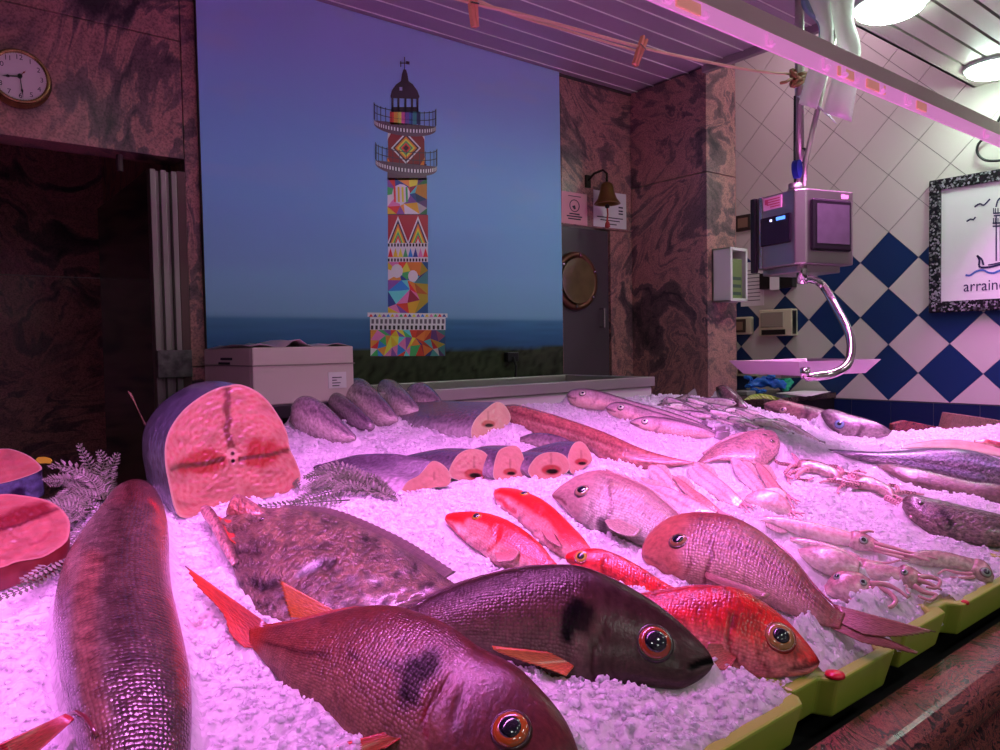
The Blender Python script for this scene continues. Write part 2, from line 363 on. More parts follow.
# ------------------------------------------------------------------ the lighthouse picture
PY = 2.575
pst = thing('wall_poster', 'large wall poster of a multicoloured lighthouse above the sea', 'poster', (1.6, PY, 1.28))
x0, x1, z0, z1 = .79, 2.432, 1.285, 2.729; nx, nz = 90, 110
xs = np.linspace(x0, x1, nx); zz = np.linspace(z0, z1, nz); Xg, Zg = np.meshgrid(xs, zz)
zsea = on_plane(300, 316, 1, PY)[2]
keys = [(1.28, (34, 38, 22)), (1.44, (40, 44, 26)), (1.452, (36, 74, 128)), (1.50, (40, 84, 142)), (zsea-.012, (60, 104, 160)), (zsea+.004, (112, 146, 196)), (1.75, (118, 158, 214)), (2.0, (112, 156, 224)), (2.25, (116, 152, 226)), (2.5, (134, 150, 228)), (2.73, (150, 150, 230))]  # violet at the top of the sky is partly painted pink lamp light
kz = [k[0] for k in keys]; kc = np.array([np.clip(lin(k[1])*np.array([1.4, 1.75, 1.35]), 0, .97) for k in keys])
gx = Zg+ (.012*(vnoise(Xg*9, Zg*0+3)-.5))*(Zg < 1.47)+0*Xg
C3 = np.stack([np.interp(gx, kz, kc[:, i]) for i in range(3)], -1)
cl = sstep(.55, .8, vnoise(Xg*4.5, Zg*14, 3)*.65+vnoise(Xg*12, Zg*30, 5)*.35)*sstep(1.7, 2.5, Zg)*.13
cl = cl+.22*np.exp(-((Xg-.86)/.09)**2-((Zg-2.50)/.035)**2)
C3 = C3*(1-cl[..., None])+np.array([.6, .55, .65])*cl[..., None]
gr = (vnoise(Xg*60, Zg*60, 9)-.5)*1.1*(Zg < 1.445); C3 = np.clip(C3*(1+gr[..., None]), 0.002, 1)
wv = (vnoise(Xg*6, Zg*120, 12)-.5)*.25*((Zg > 1.45) & (Zg < zsea)); C3 = C3*(1+wv[..., None])
V = np.stack([Xg, np.full_like(Xg, PY), Zg], -1).reshape(-1, 3)
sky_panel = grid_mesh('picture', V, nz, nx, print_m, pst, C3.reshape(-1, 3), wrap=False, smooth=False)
b = MB(); b.box((x0, PY+.0006, z0), (x1, PY+.022, z1)); b.build('backing_board', dark_pl, pst)
# printed lighthouse: flat ink shapes on the picture
lh = MB(); LAY = [0]
def ink_poly(pts, col, lay): lh.add([on_plane(x, y, 1, PY-.0006-.00035*lay) for x, y in pts], [tuple(range(len(pts)))], np.clip(lin(col)*1.7+.004, 0, .93))
def shade(col, k): return tuple(int(max(0, min(255, c*k))) for c in col)
VIV = [(226, 44, 52), (250, 170, 40), (246, 218, 60), (60, 160, 90), (44, 120, 190), (40, 60, 130), (226, 110, 160), (120, 70, 150), (240, 240, 235), (90, 190, 190), (200, 60, 40), (250, 130, 50), (150, 30, 60)]
rr = random.Random(21)
def tri_patch(xa, xb, ya, yb, nxp, nyp, lay, jit=.38):
    G = [[(xa+(xb-xa)*i/nxp+(rr.uniform(-jit, jit)*(xb-xa)/nxp if 0 < i < nxp else 0), ya+(yb-ya)*j/nyp+(rr.uniform(-jit, jit)*(yb-ya)/nyp if 0 < j < nyp else 0)) for i in range(nxp+1)] for j in range(nyp+1)]
    for j in range(nyp):
        for i in range(nxp):
            a, bb, c, d = G[j][i], G[j][i+1], G[j+1][i+1], G[j+1][i]
            k = 1.-.5*max(0, (i+.5)/nxp-.55)/.45
            T = [(a, bb, c), (a, c, d)] if rr.random() < .5 else [(a, bb, d), (bb, c, d)]
            for t in T: ink_poly(t, shade(rr.choice(VIV), k), lay)
BLK, WHI = (34, 26, 34), (235, 230, 225)
ink_poly([(387.5, 164), (426.5, 164), (428, 314), (389, 314)], (60, 40, 60), 1); ink_poly([(387.5, 168), (426.5, 168), (426.5, 180), (387.5, 180)], (88, 66, 78), 2)
tri_patch(387.5, 427, 178, 214, 4, 4, 2); 
ink_poly([(392+0, 196)]+[(401+9*math.cos(t), 194+10*math.sin(t)) for t in np.linspace(PI, -PI, 14)], WHI, 3)
for q in range(4): ink_poly([(393.5+q*4, 187), (395.5+q*4, 187), (396+q*4, 202), (394+q*4, 202)], VIV[q], 4)
ink_poly([(388, 215), (428, 215), (428, 243), (388, 243)], (150, 30, 50), 2)
for q, c in enumerate([(235, 225, 220), (40, 40, 60), (240, 110, 40), (250, 200, 60), (70, 160, 90), (230, 60, 50), (250, 240, 200)]):
    k = 1-q/7.2; 
    for x in (398, 418): ink_poly([(x-10.5*k, 243), (x, 243-27*k), (x+10.5*k, 243)], c, 3+q*.3)
ink_poly([(388, 243), (428, 243), (428, 262), (388, 262)], WHI, 2)
for q in range(13): 
    ink_poly([(388+q*3.08, 243.5), (389.6+q*3.08, 243.5), (389.6+q*3.08, 246.5), (388+q*3.08, 246.5)], BLK, 3)
    ink_poly([(388+q*3.08, 258.5), (389.6+q*3.08, 258.5), (389.6+q*3.08, 261.5), (388+q*3.08, 261.5)], BLK, 3)
for q in range(8): ink_poly([(388+q*5, 257), (390.5+q*5, 248), (393+q*5, 257)], VIV[q % 7], 3)
tri_patch(388, 428, 262, 314, 4, 5, 2)
ink_poly([(397+6*math.cos(t), 271+7*math.sin(t)) for t in np.linspace(0, 6, 12)], (210, 208, 205), 4)
ink_poly([(413+5*math.cos(t), 276+6*math.sin(t)) for t in np.linspace(0, 6, 12)], (225, 222, 220), 4)
# plinth
ink_poly([(370, 320), (445, 320), (445.5, 355.5), (370.5, 357)], (70, 40, 60), 2); tri_patch(370.5, 445, 330, 356, 11, 3, 3)
ink_poly([(367.5, 312.5), (447.5, 313.5), (447.5, 317.5), (367.5, 316.8)], WHI, 4)
for q in range(18): ink_poly([(369+q*4.3, 316.8), (371+q*4.3, 313.8), (373+q*4.3, 316.8)], VIV[(q*5) % 8], 5)
ink_poly([(370, 317), (445.5, 317.5), (445.5, 330), (370, 330)], WHI, 4)
for q in range(17):
    ink_poly([(371+q*4.4, 325.5), (373.3+q*4.4, 325.5), (373.3+q*4.4, 329.5), (371+q*4.4, 329.5)], BLK, 5); ink_poly([(371.5+q*4.4, 319.2), (374+q*4.4, 319.2), (374+q*4.4, 323.6), (371.5+q*4.4, 323.6)], (90, 84, 92), 5)
# shaft between the two galleries
ink_poly([(388, 131), (424, 131), (425, 166), (388, 166)], (120, 28, 40), 1)
for q, c in enumerate([WHI, (60, 30, 40), (240, 120, 40), (250, 205, 70), (80, 150, 80), (200, 50, 50), (60, 20, 30)]):
    k = 1-q/7.5; ink_poly([(406-15*k, 148), (406, 148-16*k), (406+15*k, 148), (406, 148+16*k)], c, 2+q*.3)
for sx in (-1, 1):
    ink_poly([(406+sx*18, 133), (406+sx*15, 133), (406+sx*19, 141)], WHI, 2); ink_poly([(406+sx*18, 165), (406+sx*14, 165), (406+sx*19, 157)], (240, 120, 40), 2)
# galleries
for gx0, gx1, gy in ((374, 436, 123.5), (375.5, 437, 163.5)):
    cx, rx = (gx0+gx1)/2, (gx1-gx0)/2; tilt = 3.2
    def e(t, ry, dy): return (cx+rx*math.cos(t), gy+ry*math.sin(t)+dy+tilt*math.cos(t))
    ink_poly([e(t, 9.5, 3) for t in np.linspace(0, PI, 22)]+[e(PI, 0, 0), e(0, 0, 0)], (92, 74, 84), 5)
    N = 30
    for q in range(N):
        a, c = PI*q/N, PI*(q+.55)/N
        ink_poly([e(PI*q/N, 6, -1), e(PI*(q+1)/N, 6, -1), e(PI*(q+1)/N, 6, 2.6), e(PI*q/N, 6, 2.6)], (50, 40, 50), 6)
        ink_poly([e(a, 6, -1), e(c, 6, -1), e(c, 6, 2.6), e(a, 6, 2.6)], WHI, 7)
    for q in range(15):
        x, y = e(PI*q/14, 5, -1)
        ink_poly([(x-.3, y), (x+.3, y), (x+.3, y-17), (x-.3, y-17)], (52, 48, 66), 5)
    for dy in (-9, -16.5):
        for q in range(14):
            x, y = e(PI*q/14, 5, dy); x2, y2 = e(PI*(q+1)/14, 5, dy); ink_poly([(x, y-.35), (x2, y2-.35), (x2, y2+.35), (x, y+.35)], (52, 48, 66), 5)
# lantern
for q, c in enumerate([(210, 60, 60), (240, 140, 60), (235, 200, 90), (200, 90, 150), (110, 80, 160), (70, 100, 170), (60, 130, 140), (50, 60, 100)]):
    ink_poly([(390+q*3.8, 111.5), (393.8+q*3.8, 111.7), (393.8+q*3.8, 125), (390+q*3.8, 124)], c, 5)
DK = (58, 40, 58)
for x in (392.5, 398.5, 405.5, 412, 417.5): ink_poly([(x-1, 96), (x+1, 96), (x+1, 112), (x-1, 112)], DK, 5)
ink_poly([(392, 107), (418.5, 107), (418.5, 112), (392, 112)], DK, 5)
ink_poly([(390.5, 96), (392, 90), (396, 84.5), (401, 81), (402, 74), (403.5, 69.5), (406, 69.5), (407.5, 74), (408.5, 81), (413, 84.5), (417.5, 91), (419.5, 96.5), (418.5, 99), (391, 98)], DK, 6)
ink_poly([(399.5, 87), (402.3, 87), (402.3, 90.5), (399.5, 90.5)], (150, 150, 190), 7)
ink_poly([(404.2, 57), (405, 57), (405, 70), (404.2, 70)], DK, 6); ink_poly([(400, 62.6), (409, 62.6), (409, 63.6), (400, 63.6)], DK, 6); ink_poly([(406, 61), (409.5, 61.6), (409.5, 64.6), (406, 64)], DK, 6); ink_poly([(400.4, 61), (401.2, 61), (401.2, 67), (400.4, 67)], DK, 6)
lh.build('lighthouse_print', print_m, pst, paint=True)
# ------------------------------------------------------------------ clock
ck = on_plane(19.5, 77, 1, WYB-.035); cr = .074
clk = thing('wall_clock', 'round brass-rimmed wall clock with a white dial showing half past eight', 'clock', (ck[0], WYB, ck[2]-cr))
def ckp(u, v, o=0): return ck+np.array([u, -o, v])
b = MB(); b.lathe([(cr*1.08, -.034), (cr*1.13, -.03), (cr*1.13, -.014), (cr*1.04, -.006), (cr*1.06, .003), (cr*1.02, .012), (cr*.93, .012), (cr*.90, .003)], ck, (0, -1, 0), k=56); b.build('rim', plain('clock_brass', lin((170, 142, 92)), .22, 1.), clk, smooth=True)
b = MB(); b.lathe([(cr*.93, -.002), (cr*.93, .004)], ck, (0, -1, 0), k=56); b.build('dial', plain('clock_dial', lin((226, 216, 214)), .4), clk)
b = MB()
for n in range(1, 13):
    vs, fs = text_mesh(str(n), .02); a = PI/2-n*PI/6
    b.add([ckp(cr*.74*math.cos(a)+x, cr*.74*math.sin(a)+y, .0045) for x, y, z in vs], fs)
for n in range(60):
    a = n*PI/30; u = np.array([math.cos(a), math.sin(a)]); v = np.array([-u[1], u[0]])*.0004
    b.add([ckp(*(u*cr*.87+v), .0045), ckp(*(u*cr*.87-v), .0045), ckp(*(u*cr*.90-v), .0045), ckp(*(u*cr*.90+v), .0045)], [(0, 1, 2, 3)])
b.build('numeral', ink, clk)
def hand(name, ang, ln, w, mat, o):
    a = PI/2-math.radians(ang); u = np.array([math.cos(a), math.sin(a)]); v = np.array([-u[1], u[0]]); b = MB()
    P = [-u*ln*.12-v*w*.4, -u*ln*.12+v*w*.4, u*ln*.55+v*w*.45, u*ln*.66+v*w*1.3, u*ln*.78+v*w*.5, u*ln, u*ln*.78-v*w*.5, u*ln*.66-v*w*1.3, u*ln*.55-v*w*.45]
    b.prism([ckp(*p, o) for p in P], (0, -.0012, 0)); b.build(name, mat, clk)
hand('hour_hand', 261, cr*.60, .0034, black_pl, .006); hand('minute_hand', 174, cr*.82, .0022, black_pl, .008); hand('second_hand', 40, cr*.32, .002, plain('red_enamel', lin((150, 30, 40)), .4), .010)
b = MB(); b.lathe([(.006, .004), (.006, .013), (.003, .014)], ck, (0, -1, 0), k=16); b.build('spindle', black_pl, clk)
# ------------------------------------------------------------------ notices, bell
def notice(px, label, mat, lines, logo):
    P = [on_plane(x, y, 1, WYB-.004) for x, y in px]; t = thing('paper_notice', label, 'notice', P[3])
    b = MB(); b.prism(P, (0, .002, 0)); b.build('sheet', mat, t)
    b = MB(); A, B, D = P[0], P[1], P[3]
    def q(u, v): return A+(B-A)*u+(D-A)*v+np.array([0, -.0008, 0])
    for u0, u1, v, w in lines: b.add([q(u0, v-w), q(u1, v-w), q(u1, v+w), q(u0, v+w)], [(0, 1, 2, 3)])
    if logo:
        c = np.array(logo[:2]); n = 20
        for i in range(n):
            a0, a1 = PI2*i/n, PI2*(i+1)/n
            b.add([q(c[0]+logo[2]*math.cos(a0)*s_, c[1]+logo[3]*math.sin(a0)*s_) for s_ in (1,)]+[q(c[0]+logo[2]*math.cos(a1), c[1]+logo[3]*math.sin(a1)), q(c[0]+.84*logo[2]*math.cos(a1), c[1]+.86*logo[3]*math.sin(a1)), q(c[0]+.84*logo[2]*math.cos(a0), c[1]+.86*logo[3]*math.sin(a0))], [(0, 1, 2, 3)])
        b.add([q(c[0]-.1, c[1]+.02), q(c[0]+.02, c[1]-.02), q(c[0]+.05, c[1]+.1), q(c[0]-.02, c[1]+.12)], [(0, 1, 2, 3)])
    b.build('print', ink, t)
notice([(561.5, 190.5), (587, 194.5), (587.5, 226), (561.5, 222.5)], 'pink paper notice with a round emblem beside the poster edge', plain('pink_paper', lin((232, 168, 176)), .7), [(.25, .75, .12, .012), (.3, .7, .68, .02), (.2, .8, .76, .02), (.25, .75, .84, .02)], (.5, .42, .2, .2))
notice([(593.5, 189.5), (626, 194.5), (626.5, 229.5), (593.5, 226)], 'white printed notice partly hidden behind the brass bell', paper, [(.1, .9, .72, .014), (.2, .8, .8, .014), (.35, .7, .9, .014), (.76, .9, .4, .02), (.76, .9, .5, .02), (.76, .9, .58, .02)], None)
bc = on_plane(607, 186, 1, WYB-.10)
bl = thing('ship_bell', 'old brass ship bell on a wall bracket above the grey door', 'bell', (bc[0], WYB, bc[2]))
zt, zbm = on_plane(607, 183, 1, WYB-.10)[2], on_plane(607, 204, 1, WYB-.10)[2]; H = zt-zbm
b = MB(); b.lathe([(.006, H*1.05), (.02, H*1.02), (.030, H*.9), (.036, H*.55), (.046, H*.25), (.062, .004), (.064, 0), (.058, .0), (.04, H*.3), (.03, H*.8)], (bc[0], bc[1], zbm), (0, 0, 1), k=36); b.build('bell_body', brass, bl, smooth=True)
b = MB(); b.tube([(bc[0]-.035, WYB-.002, zt+.02), (bc[0]-.035, WYB-.05, zt+.05), (bc[0]-.005, bc[1]+.02, zt+.065), (bc[0], bc[1], zt+.045), (bc[0], bc[1], zt+.0)], .006, 8); b.box((bc[0]-.05, WYB-.012, zt-.01), (bc[0]-.02, WYB, zt+.05)); b.build('bracket', plain('dark_iron', lin((50, 40, 36)), .5, .7), bl)
b = MB(); b.lathe([(.003, 0), (.011, -.006), (.011, -.016), (.003, -.022)], (bc[0], bc[1], zbm), (0, 0, 1), k=14); b.build('clapper', plain('dark_iron', lin((50, 40, 36)), .5, .7), bl)
b = MB(); b.tube([(bc[0], bc[1], zbm-.02), (bc[0]+.003, bc[1], zbm-.05), (bc[0]-.003, bc[1], zbm-.085)], .004, 8); b.lathe([(.004, 0), (.011, -.012), (.013, -.03), (.004, -.034)], (bc[0], bc[1], zbm-.08), (0, 0, 1), k=10); b.build('pull_cord', plain('red_cord', lin((190, 60, 60)), .7), bl)
# ------------------------------------------------------------------ things on the tiled wall and the column
def wall_box(px0, py0, px1, py1, th, x=WX-.004):
    a, c = on_plane(px0, (py0+py1)/2, 0, x), on_plane(px1, (py0+py1)/2, 0, x); t, m = on_plane((px0+px1)/2, py0, 0, x), on_plane((px0+px1)/2, py1, 0, x)
    return (x-th, c[1], m[2]), (x, a[1], t[2])
def inset(lo, hi, fy0, fy1, fz0, fz1, t0, t1):
    return (lo[0]-t1, lo[1]+(hi[1]-lo[1])*fy0, lo[2]+(hi[2]-lo[2])*fz0), (lo[0]-t0, lo[1]+(hi[1]-lo[1])*fy1, lo[2]+(hi[2]-lo[2])*fz1)
lo, hi = wall_box(737, 215, 751, 231, .012); t = thing('wall_plaque', 'small brown framed plaque on the white tiles above the dispenser', 'plaque', ((lo[0]+hi[0])/2, lo[1], lo[2]))
b = MB(); b.box(lo, hi); b.build('frame', plain('dark_wood', lin((46, 32, 30)), .45), t, bevel=.002); b = MB(); b.box(*inset(lo, hi, .15, .85, .2, .8, -.002, .002)); b.build('face', plain('tan_face', lin((132, 104, 84)), .5), t)
lo, hi = wall_box(736, 317, 754, 334.5, .03); t = thing('wall_switch', 'cream wall switch with a dark square face below the dispenser', 'switch', ((lo[0]+hi[0])/2, lo[1], lo[2]))
b = MB(); b.box(lo, hi); b.build('housing', cream_pl, t, bevel=.006); b = MB(); b.box(*inset(lo, hi, .28, .95, .12, .88, -.001, .008)); b.build('face', plain('brown_face', lin((60, 44, 38)), .4), t, bevel=.002); b = MB(); b.box(*inset(lo, hi, .42, .8, .25, .72, .006, .012)); b.build('key', plain('tan_face', lin((132, 104, 84)), .5), t); 
lo, hi = wall_box(764.5, 309.5, 798, 336, .06); t = thing('wall_intercom', 'cream intercom box on a blue diamond tile under the scale', 'intercom', ((lo[0]+hi[0])/2, lo[1], lo[2]))
b = MB(); b.box(lo, hi); b.build('housing', cream_pl, t, bevel=.006); b = MB(); b.box(*inset(lo, hi, .25, .93, .34, .9, -.001, .006)); b.build('grille', plain('grey_beige', lin((150, 138, 122)), .5), t, bevel=.004)
b = MB(); b.box(*inset(lo, hi, .2, .9, .05, .24, -.001, .005)); b.box((lo[0]+.004, lo[1]-.002, lo[2]+.01), (hi[0]-.02, lo[1]+.001, hi[2]-.01)); b.build('slot', black_pl, t)
lo, hi = wall_box(764, 272.5, 797, 288.5, .05); t = thing('card_terminal', 'black wall-mounted terminal half hidden under the scale body', 'terminal', ((lo[0]+hi[0])/2, lo[1], lo[2]))
b = MB(); b.box(lo, hi); b.build('housing', black_pl, t, bevel=.004); b = MB(); b.box(*inset(lo, hi, .38, .66, -.1, 1, 0, .004)); b.build('label_card', paper, t)
lo, hi = wall_box(741, 262, 764, 306, .003); t = thing('paper_sheet', 'white typed sheet taped to the tiles behind the dispenser', 'paper', ((lo[0]+hi[0])/2, lo[1], lo[2]))
b = MB(); b.box(lo, hi); b.build('sheet', paper, t); b = MB()
for q in range(9): b.box(*inset(lo, hi, .15, .85, .12+q*.085, .135+q*.085, 0, .0006))
b.build('print', ink, t)
lo, hi = wall_box(737, 366.5, 759, 376, .03); t = thing('socket_box', 'small cream socket box low on the tiles behind the tray', 'socket', ((lo[0]+hi[0])/2, lo[1], lo[2]))
b = MB(); b.box(lo, hi); b.build('housing', cream_pl, t, bevel=.004); b = MB(); b.box(*inset(lo, hi, .3, .8, .25, .8, -.001, .004)); b.build('face', plain('brown_face', lin((60, 44, 38)), .4), t)
# dispenser on the column
A, B = on_plane(714, 250, 1, YCOL-.1), on_plane(731, 300, 1, YCOL-.1); E_ = on_plane(746, 302, 1, YCOL-.1)
t = thing('glove_dispenser', 'white wall dispenser with a green carton seen through its window', 'dispenser', (A[0]+.06, YCOL, B[2]))
xL, xM, xR, zB, zT = on_plane(730, 275, 1, YCOL-.1)[0], on_plane(732, 275, 1, YCOL-.1)[0], on_plane(747, 275, 1, YCOL-.1)[0], on_plane(731, 301, 1, YCOL-.1)[2], on_plane(731, 247, 1, YCOL-.1)[2]
b = MB(); b.box((xL, YCOL-.1, zB), (xL+.006, YCOL-.001, zT)); b.box((xL, YCOL-.1, zB), (xR, YCOL-.001, zB+.008)); b.box((xL, YCOL-.1, zT-.008), (xR, YCOL-.001, zT)); b.box((xL, YCOL-.012, zB), (xR, YCOL-.001, zT)); b.box((xR-.006, YCOL-.1, zB), (xR, YCOL-.001, zT)); b.box((xL, YCOL-.104, zB), (xM, YCOL-.097, zT)); b.box((xR-.014, YCOL-.104, zB), (xR, YCOL-.097, zT)); b.box((xM, YCOL-.104, zB), (xR, YCOL-.097, zB+.014)); b.box((xM, YCOL-.104, zT-.014), (xR, YCOL-.097, zT))
b.build('case', white_pl, t, bevel=.002)
b = MB(); b.box((xM+.004, YCOL-.085, zB+.01), (xR-.018, YCOL-.02, zT-.05)); b.build('carton', plain('green_carton', lin((122, 140, 84)), .5), t); b = MB()
for q in range(3): b.box((xM+.012, YCOL-.086, zB+.03+q*.035), (xR-.028, YCOL-.0848, zB+.045+q*.035))
b.build('carton_print', plain('carton_ink', lin((60, 84, 70)), .5), t)
# sign
sy0, sz1, sz0 = on_plane(929, 181, 0, WX-.03)[1], on_plane(929, 181, 0, WX-.03)[2], on_plane(929, 313, 0, WX-.03)[2]; syc = 1.242; sy1 = 2*syc-sy0
sg = thing('shop_sign', 'framed white sign with a drawn lighthouse and whale tail on the tiled wall', 'sign', (WX, syc, sz0))
fw = .052; b = MB()
for a, c in [((sy1, sz0), (sy0, sz0+fw)), ((sy1, sz1-fw), (sy0, sz1)), ((sy1, sz0+fw), (sy1+fw, sz1-fw)), ((sy0-fw, sz0+fw), (sy0, sz1-fw))]: b.box((WX-.032, a[0], a[1]), (WX-.004, c[0], c[1]))
m, N, L, bs = new_mat('black_speckled_granite'); tc = N.new('ShaderNodeTexCoord'); nz_ = N.new('ShaderNodeTexVoronoi'); nz_.inputs['Scale'].default_value = 130; cr_ = N.new('ShaderNodeValToRGB'); cr_.color_ramp.elements[0].color = (.012, .012, .014, 1); cr_.color_ramp.elements[1].color = (.3, .3, .32, 1); cr_.color_ramp.elements[0].position = .62; cr_.color_ramp.elements[1].position = .95
L.new(tc.outputs['Object'], nz_.inputs['Vector']); sep = N.new('ShaderNodeSeparateColor'); L.new(nz_.outputs['Color'], sep.inputs[0]); L.new(sep.outputs[0], cr_.inputs[0]); L.new(cr_.outputs[0], bs.inputs['Base Color']); bs.inputs['Roughness'].default_value = .25
b.build('frame', m, sg, bevel=.004)
b = MB(); b.box((WX-.02, sy1+fw, sz0+fw), (WX-.005, sy0-fw, sz1-fw)); b.build('board', plain('sign_white', lin((226, 228, 224)), .3), sg)
def sp(px, py, o=0): 
    p = on_plane(px, py, 0, WX-.021-o*.0005); return p
navy = plain('sign_navy', lin((38, 38, 78)), .5); blu = plain('sign_blue', lin((70, 110, 180)), .5)
b = MB(); vs, fs = text_mesh('arraindegia', .062); ty = on_plane(980, 286, 0, WX-.02)[2]
hw = max(abs(v[0]) for v in vs); ks = (on_plane(963.5, 287, 0, WX-.021)[1]-syc)/hw
b.add([(WX-.0212, syc-x*ks, ty+y*1.15) for x, y, z in vs], fs); b.build('lettering', navy, sg)
b = MB()
def stroke(pts, w, mb, o=1):
    pts = np.array(pts, float)
    for p, q in zip(pts[:-1], pts[1:]):
        d = nrm(q-p); n_ = np.array([-d[1], d[0]])*w; mb.add([sp(*(p-n_), o), sp(*(q-n_), o), sp(*(q+n_), o), sp(*(p+n_), o)], [(0, 1, 2, 3)])
for B_ in ([(974.5, 207), (980, 203.5), (983.5, 205.5), (990, 199)], [(966.5, 221.5), (971, 219), (973, 220), (975.5, 217)]): stroke(smooth_poly(B_, 9), .8, b)
stroke([(996.2, 216), (996.2, 261)], .7, b); stroke([(1000.5, 216), (1000.5, 261)], .7, b, 2)
for yy, w in ((213, 7), (215.5, 7), (223, 8.5), (226, 8.5)): stroke([(999-w*.75, yy+.3), (999+w, yy-.5)], .7, b)
for xx in (993.5, 995.5, 998, 1001): stroke([(xx, 208), (xx, 214)], .5, b); stroke([(xx, 218), (xx, 224)], .5, b)
stroke([(996, 207), (997.5, 201), (1000, 198), (1002.5, 201), (1004, 207)], .8, b)
T = smooth_poly([(977, 255.5), (979.5, 260), (979, 266.5), (983, 267.5), (990, 267), (1000, 264.5), (1012, 262)], 18); stroke(T, 1.0, b); stroke([(977, 255.5), (982, 259.5), (983.5, 265)], 1., b); stroke(smooth_poly([(988, 265), (994, 264), (1004, 261.5)], 6), .6, b)
b.build('drawing', navy, sg)
b = MB(); stroke(smooth_poly([(965.5, 275), (970, 275.5), (976, 271.5), (983, 270), (988, 272.5), (994, 273), (1000, 270.5), (1010, 270)], 22), 1., b); b.build('wave_line', blu, sg)
cab = MB(); cab.tube(smooth_poly([on_plane(x, y, 0, WX-.03) for x, y in [(1010, 108), (1001, 116), (992, 132), (979, 143), (977.5, 153), (985, 160), (1000, 160.5), (1012, 158)]], 30), .006, 8)
tag(cab.build('loose_cable', black_pl, smooth=True), 'loop of black cable hanging on the tiles above the sign', 'cable')
# power plug at the foot of the poster
p = on_plane(512, 357, 1, PY-.02); t = thing('power_plug', 'black plug with a hanging lead at the foot of the poster', 'plug', p)
b = MB(); b.box((p[0]-.032, PY-.03, p[2]-.02), (p[0]+.032, PY-.002, p[2]+.022)); b.build('housing', black_pl, t, bevel=.004); b = MB(); b.tube([(p[0], PY-.03, p[2]), (p[0]+.005, PY-.04, p[2]-.04), (p[0], PY-.03, p[2]-.2)], .006, 8); b.build('lead', black_pl, t)
# ------------------------------------------------------------------ lamp rail, hanging rods
RY, ZL = 1.05, 2.19
rl = thing('lamp_rail', 'long steel rail with pink lamps hung across the stall', 'light rail', (1.6, RY, ZL))
b = MB(); b.box((-2.0, RY-.012, ZL+.018), (WX-.01, RY+.03, ZL+.07)); b.build('beam', plain('beam_steel', lin((200, 196, 182)), .35, .35), rl, bevel=.002)
pinkp = plain('pink_lamp_cover', lin((228, 150, 205)), .35, emit=(1., .33, .85), estr=.30)
b = MB(); b.box((-2.0, RY-.018, ZL-.024), (WX-.01, RY-.012, ZL+.019)); b.build('lamp_housing', pinkp, rl)
warm = plain('peach_lamp', lin((235, 150, 130)), .4, emit=(1., .4, .35), estr=.2)
rail_px = [(667, 2), (703, 16), (769, 45), (825, 68), (842, 77), (855, 80), (880, 92), (907, 105), (985, 137)]
for i, (px, py) in enumerate(rail_px):
    p = on_plane(px, py, 1, RY-.02); b = MB(); b.box((p[0]-.012, RY-.026, ZL-.018), (p[0]+.012, RY-.008, ZL+.012)); b.tube([(p[0]-.006, RY-.03, ZL-.012), (p[0]+.006, RY-.03, ZL-.012)], .007, 8); b.build('clip', pinkp, rl, bevel=.002)
for (xa, xb_) in [(on_plane(664, 0, 1, RY)[0], on_plane(700, 16, 1, RY)[0]), (on_plane(828, 70, 1, RY)[0], on_plane(850, 80, 1, RY)[0]), (on_plane(857, 82, 1, RY)[0], on_plane(880, 93, 1, RY)[0]), (on_plane(908, 106, 1, RY)[0], on_plane(921, 112, 1, RY)[0])]:
    b = MB(); b.box((xa+.014, RY-.024, ZL-.016), (xb_-.014, RY-.018, ZL+.01)); b.build('lamp_tube', warm, rl, bevel=.002)
SYP = 1.3
def hp_(px, py, Y=SYP): return on_plane(px, py, 1, Y)
rod = thing('hanging_rod', 'upright steel rod pair carrying the hanging scale', 'rod', hp_(800, 170))
b = MB(); b.tube([hp_(799.5, 186), hp_(799.5, -60)], .014, 12); b.build('post', steel, rod, smooth=True)
b = MB(); b.tube([hp_(803.5, 186, 1.28), hp_(806, 160, 1.27), hp_(845, -8, 1.22)], .0085, 10); b.build('stay', steel, rod, smooth=True)
b = MB(); b.tube([hp_(795, 186), hp_(794.5, 150), hp_(794.8, 96)], .004, 6); b.build('lead', black_pl, rod)
for y in (150, 164): 
    c = hp_(801, y); b = MB(); b.lathe([(.017, -.003), (.02, -.002), (.02, .002), (.017, .003)], c, (0, 0, 1), k=16); b.build('band', dark_pl, rod)
c = hp_(794, 170); b = MB(); b.prism(smooth_poly([c+np.array([math.cos(t)*.016*(1+.3*math.sin(3*t)), -.02, math.sin(t)*.03]) for t in np.linspace(0, PI2, 9)[:-1]], 20, True), (0, .02, 0)); tag(b.build('blue_clip', plain('blue_rubber', lin((30, 50, 150)), .4)), 'small blue clip on the rod just above the scale', 'clip')
# knot and line with pegs
rp = MB(); line = smooth_poly([hp_(x, y) for x, y in [(395, -22), (461, 0), (520, 14), (575, 29), (640, 47), (700, 60.5), (760, 71.5), (800, 74.5)]], 50); rp.tube(line, .0042, 8)
line2 = smooth_poly([hp_(x, y, 1.32) for x, y in [(440, -20), (500, 10), (575, 33), (640, 52)]], 20); rp.tube(line2, .003, 6)
wl = thing('washing_line', 'thin cord strung under the ceiling and knotted round the rod', 'cord', hp_(640, 48)); rp.build('cord', plain('cord_cream', lin((214, 186, 150)), .7), wl, smooth=True)
b = MB()
for k in range(5): b.tube([hp_(800+9*math.cos(t+k), 78+5*math.sin(t*1.3+k*2)+k*1.6-3, SYP-.016*math.sin(t+k)) for t in np.linspace(0, 6, 14)], .006, 7)
b.tube([hp_(795, 76), hp_(786, 82, 1.28), hp_(781, 83, 1.28)], .005, 7); b.build('knot', plain('old_rope', lin((150, 104, 70)), .8, bump=.4, bscale=300), wl, smooth=True)
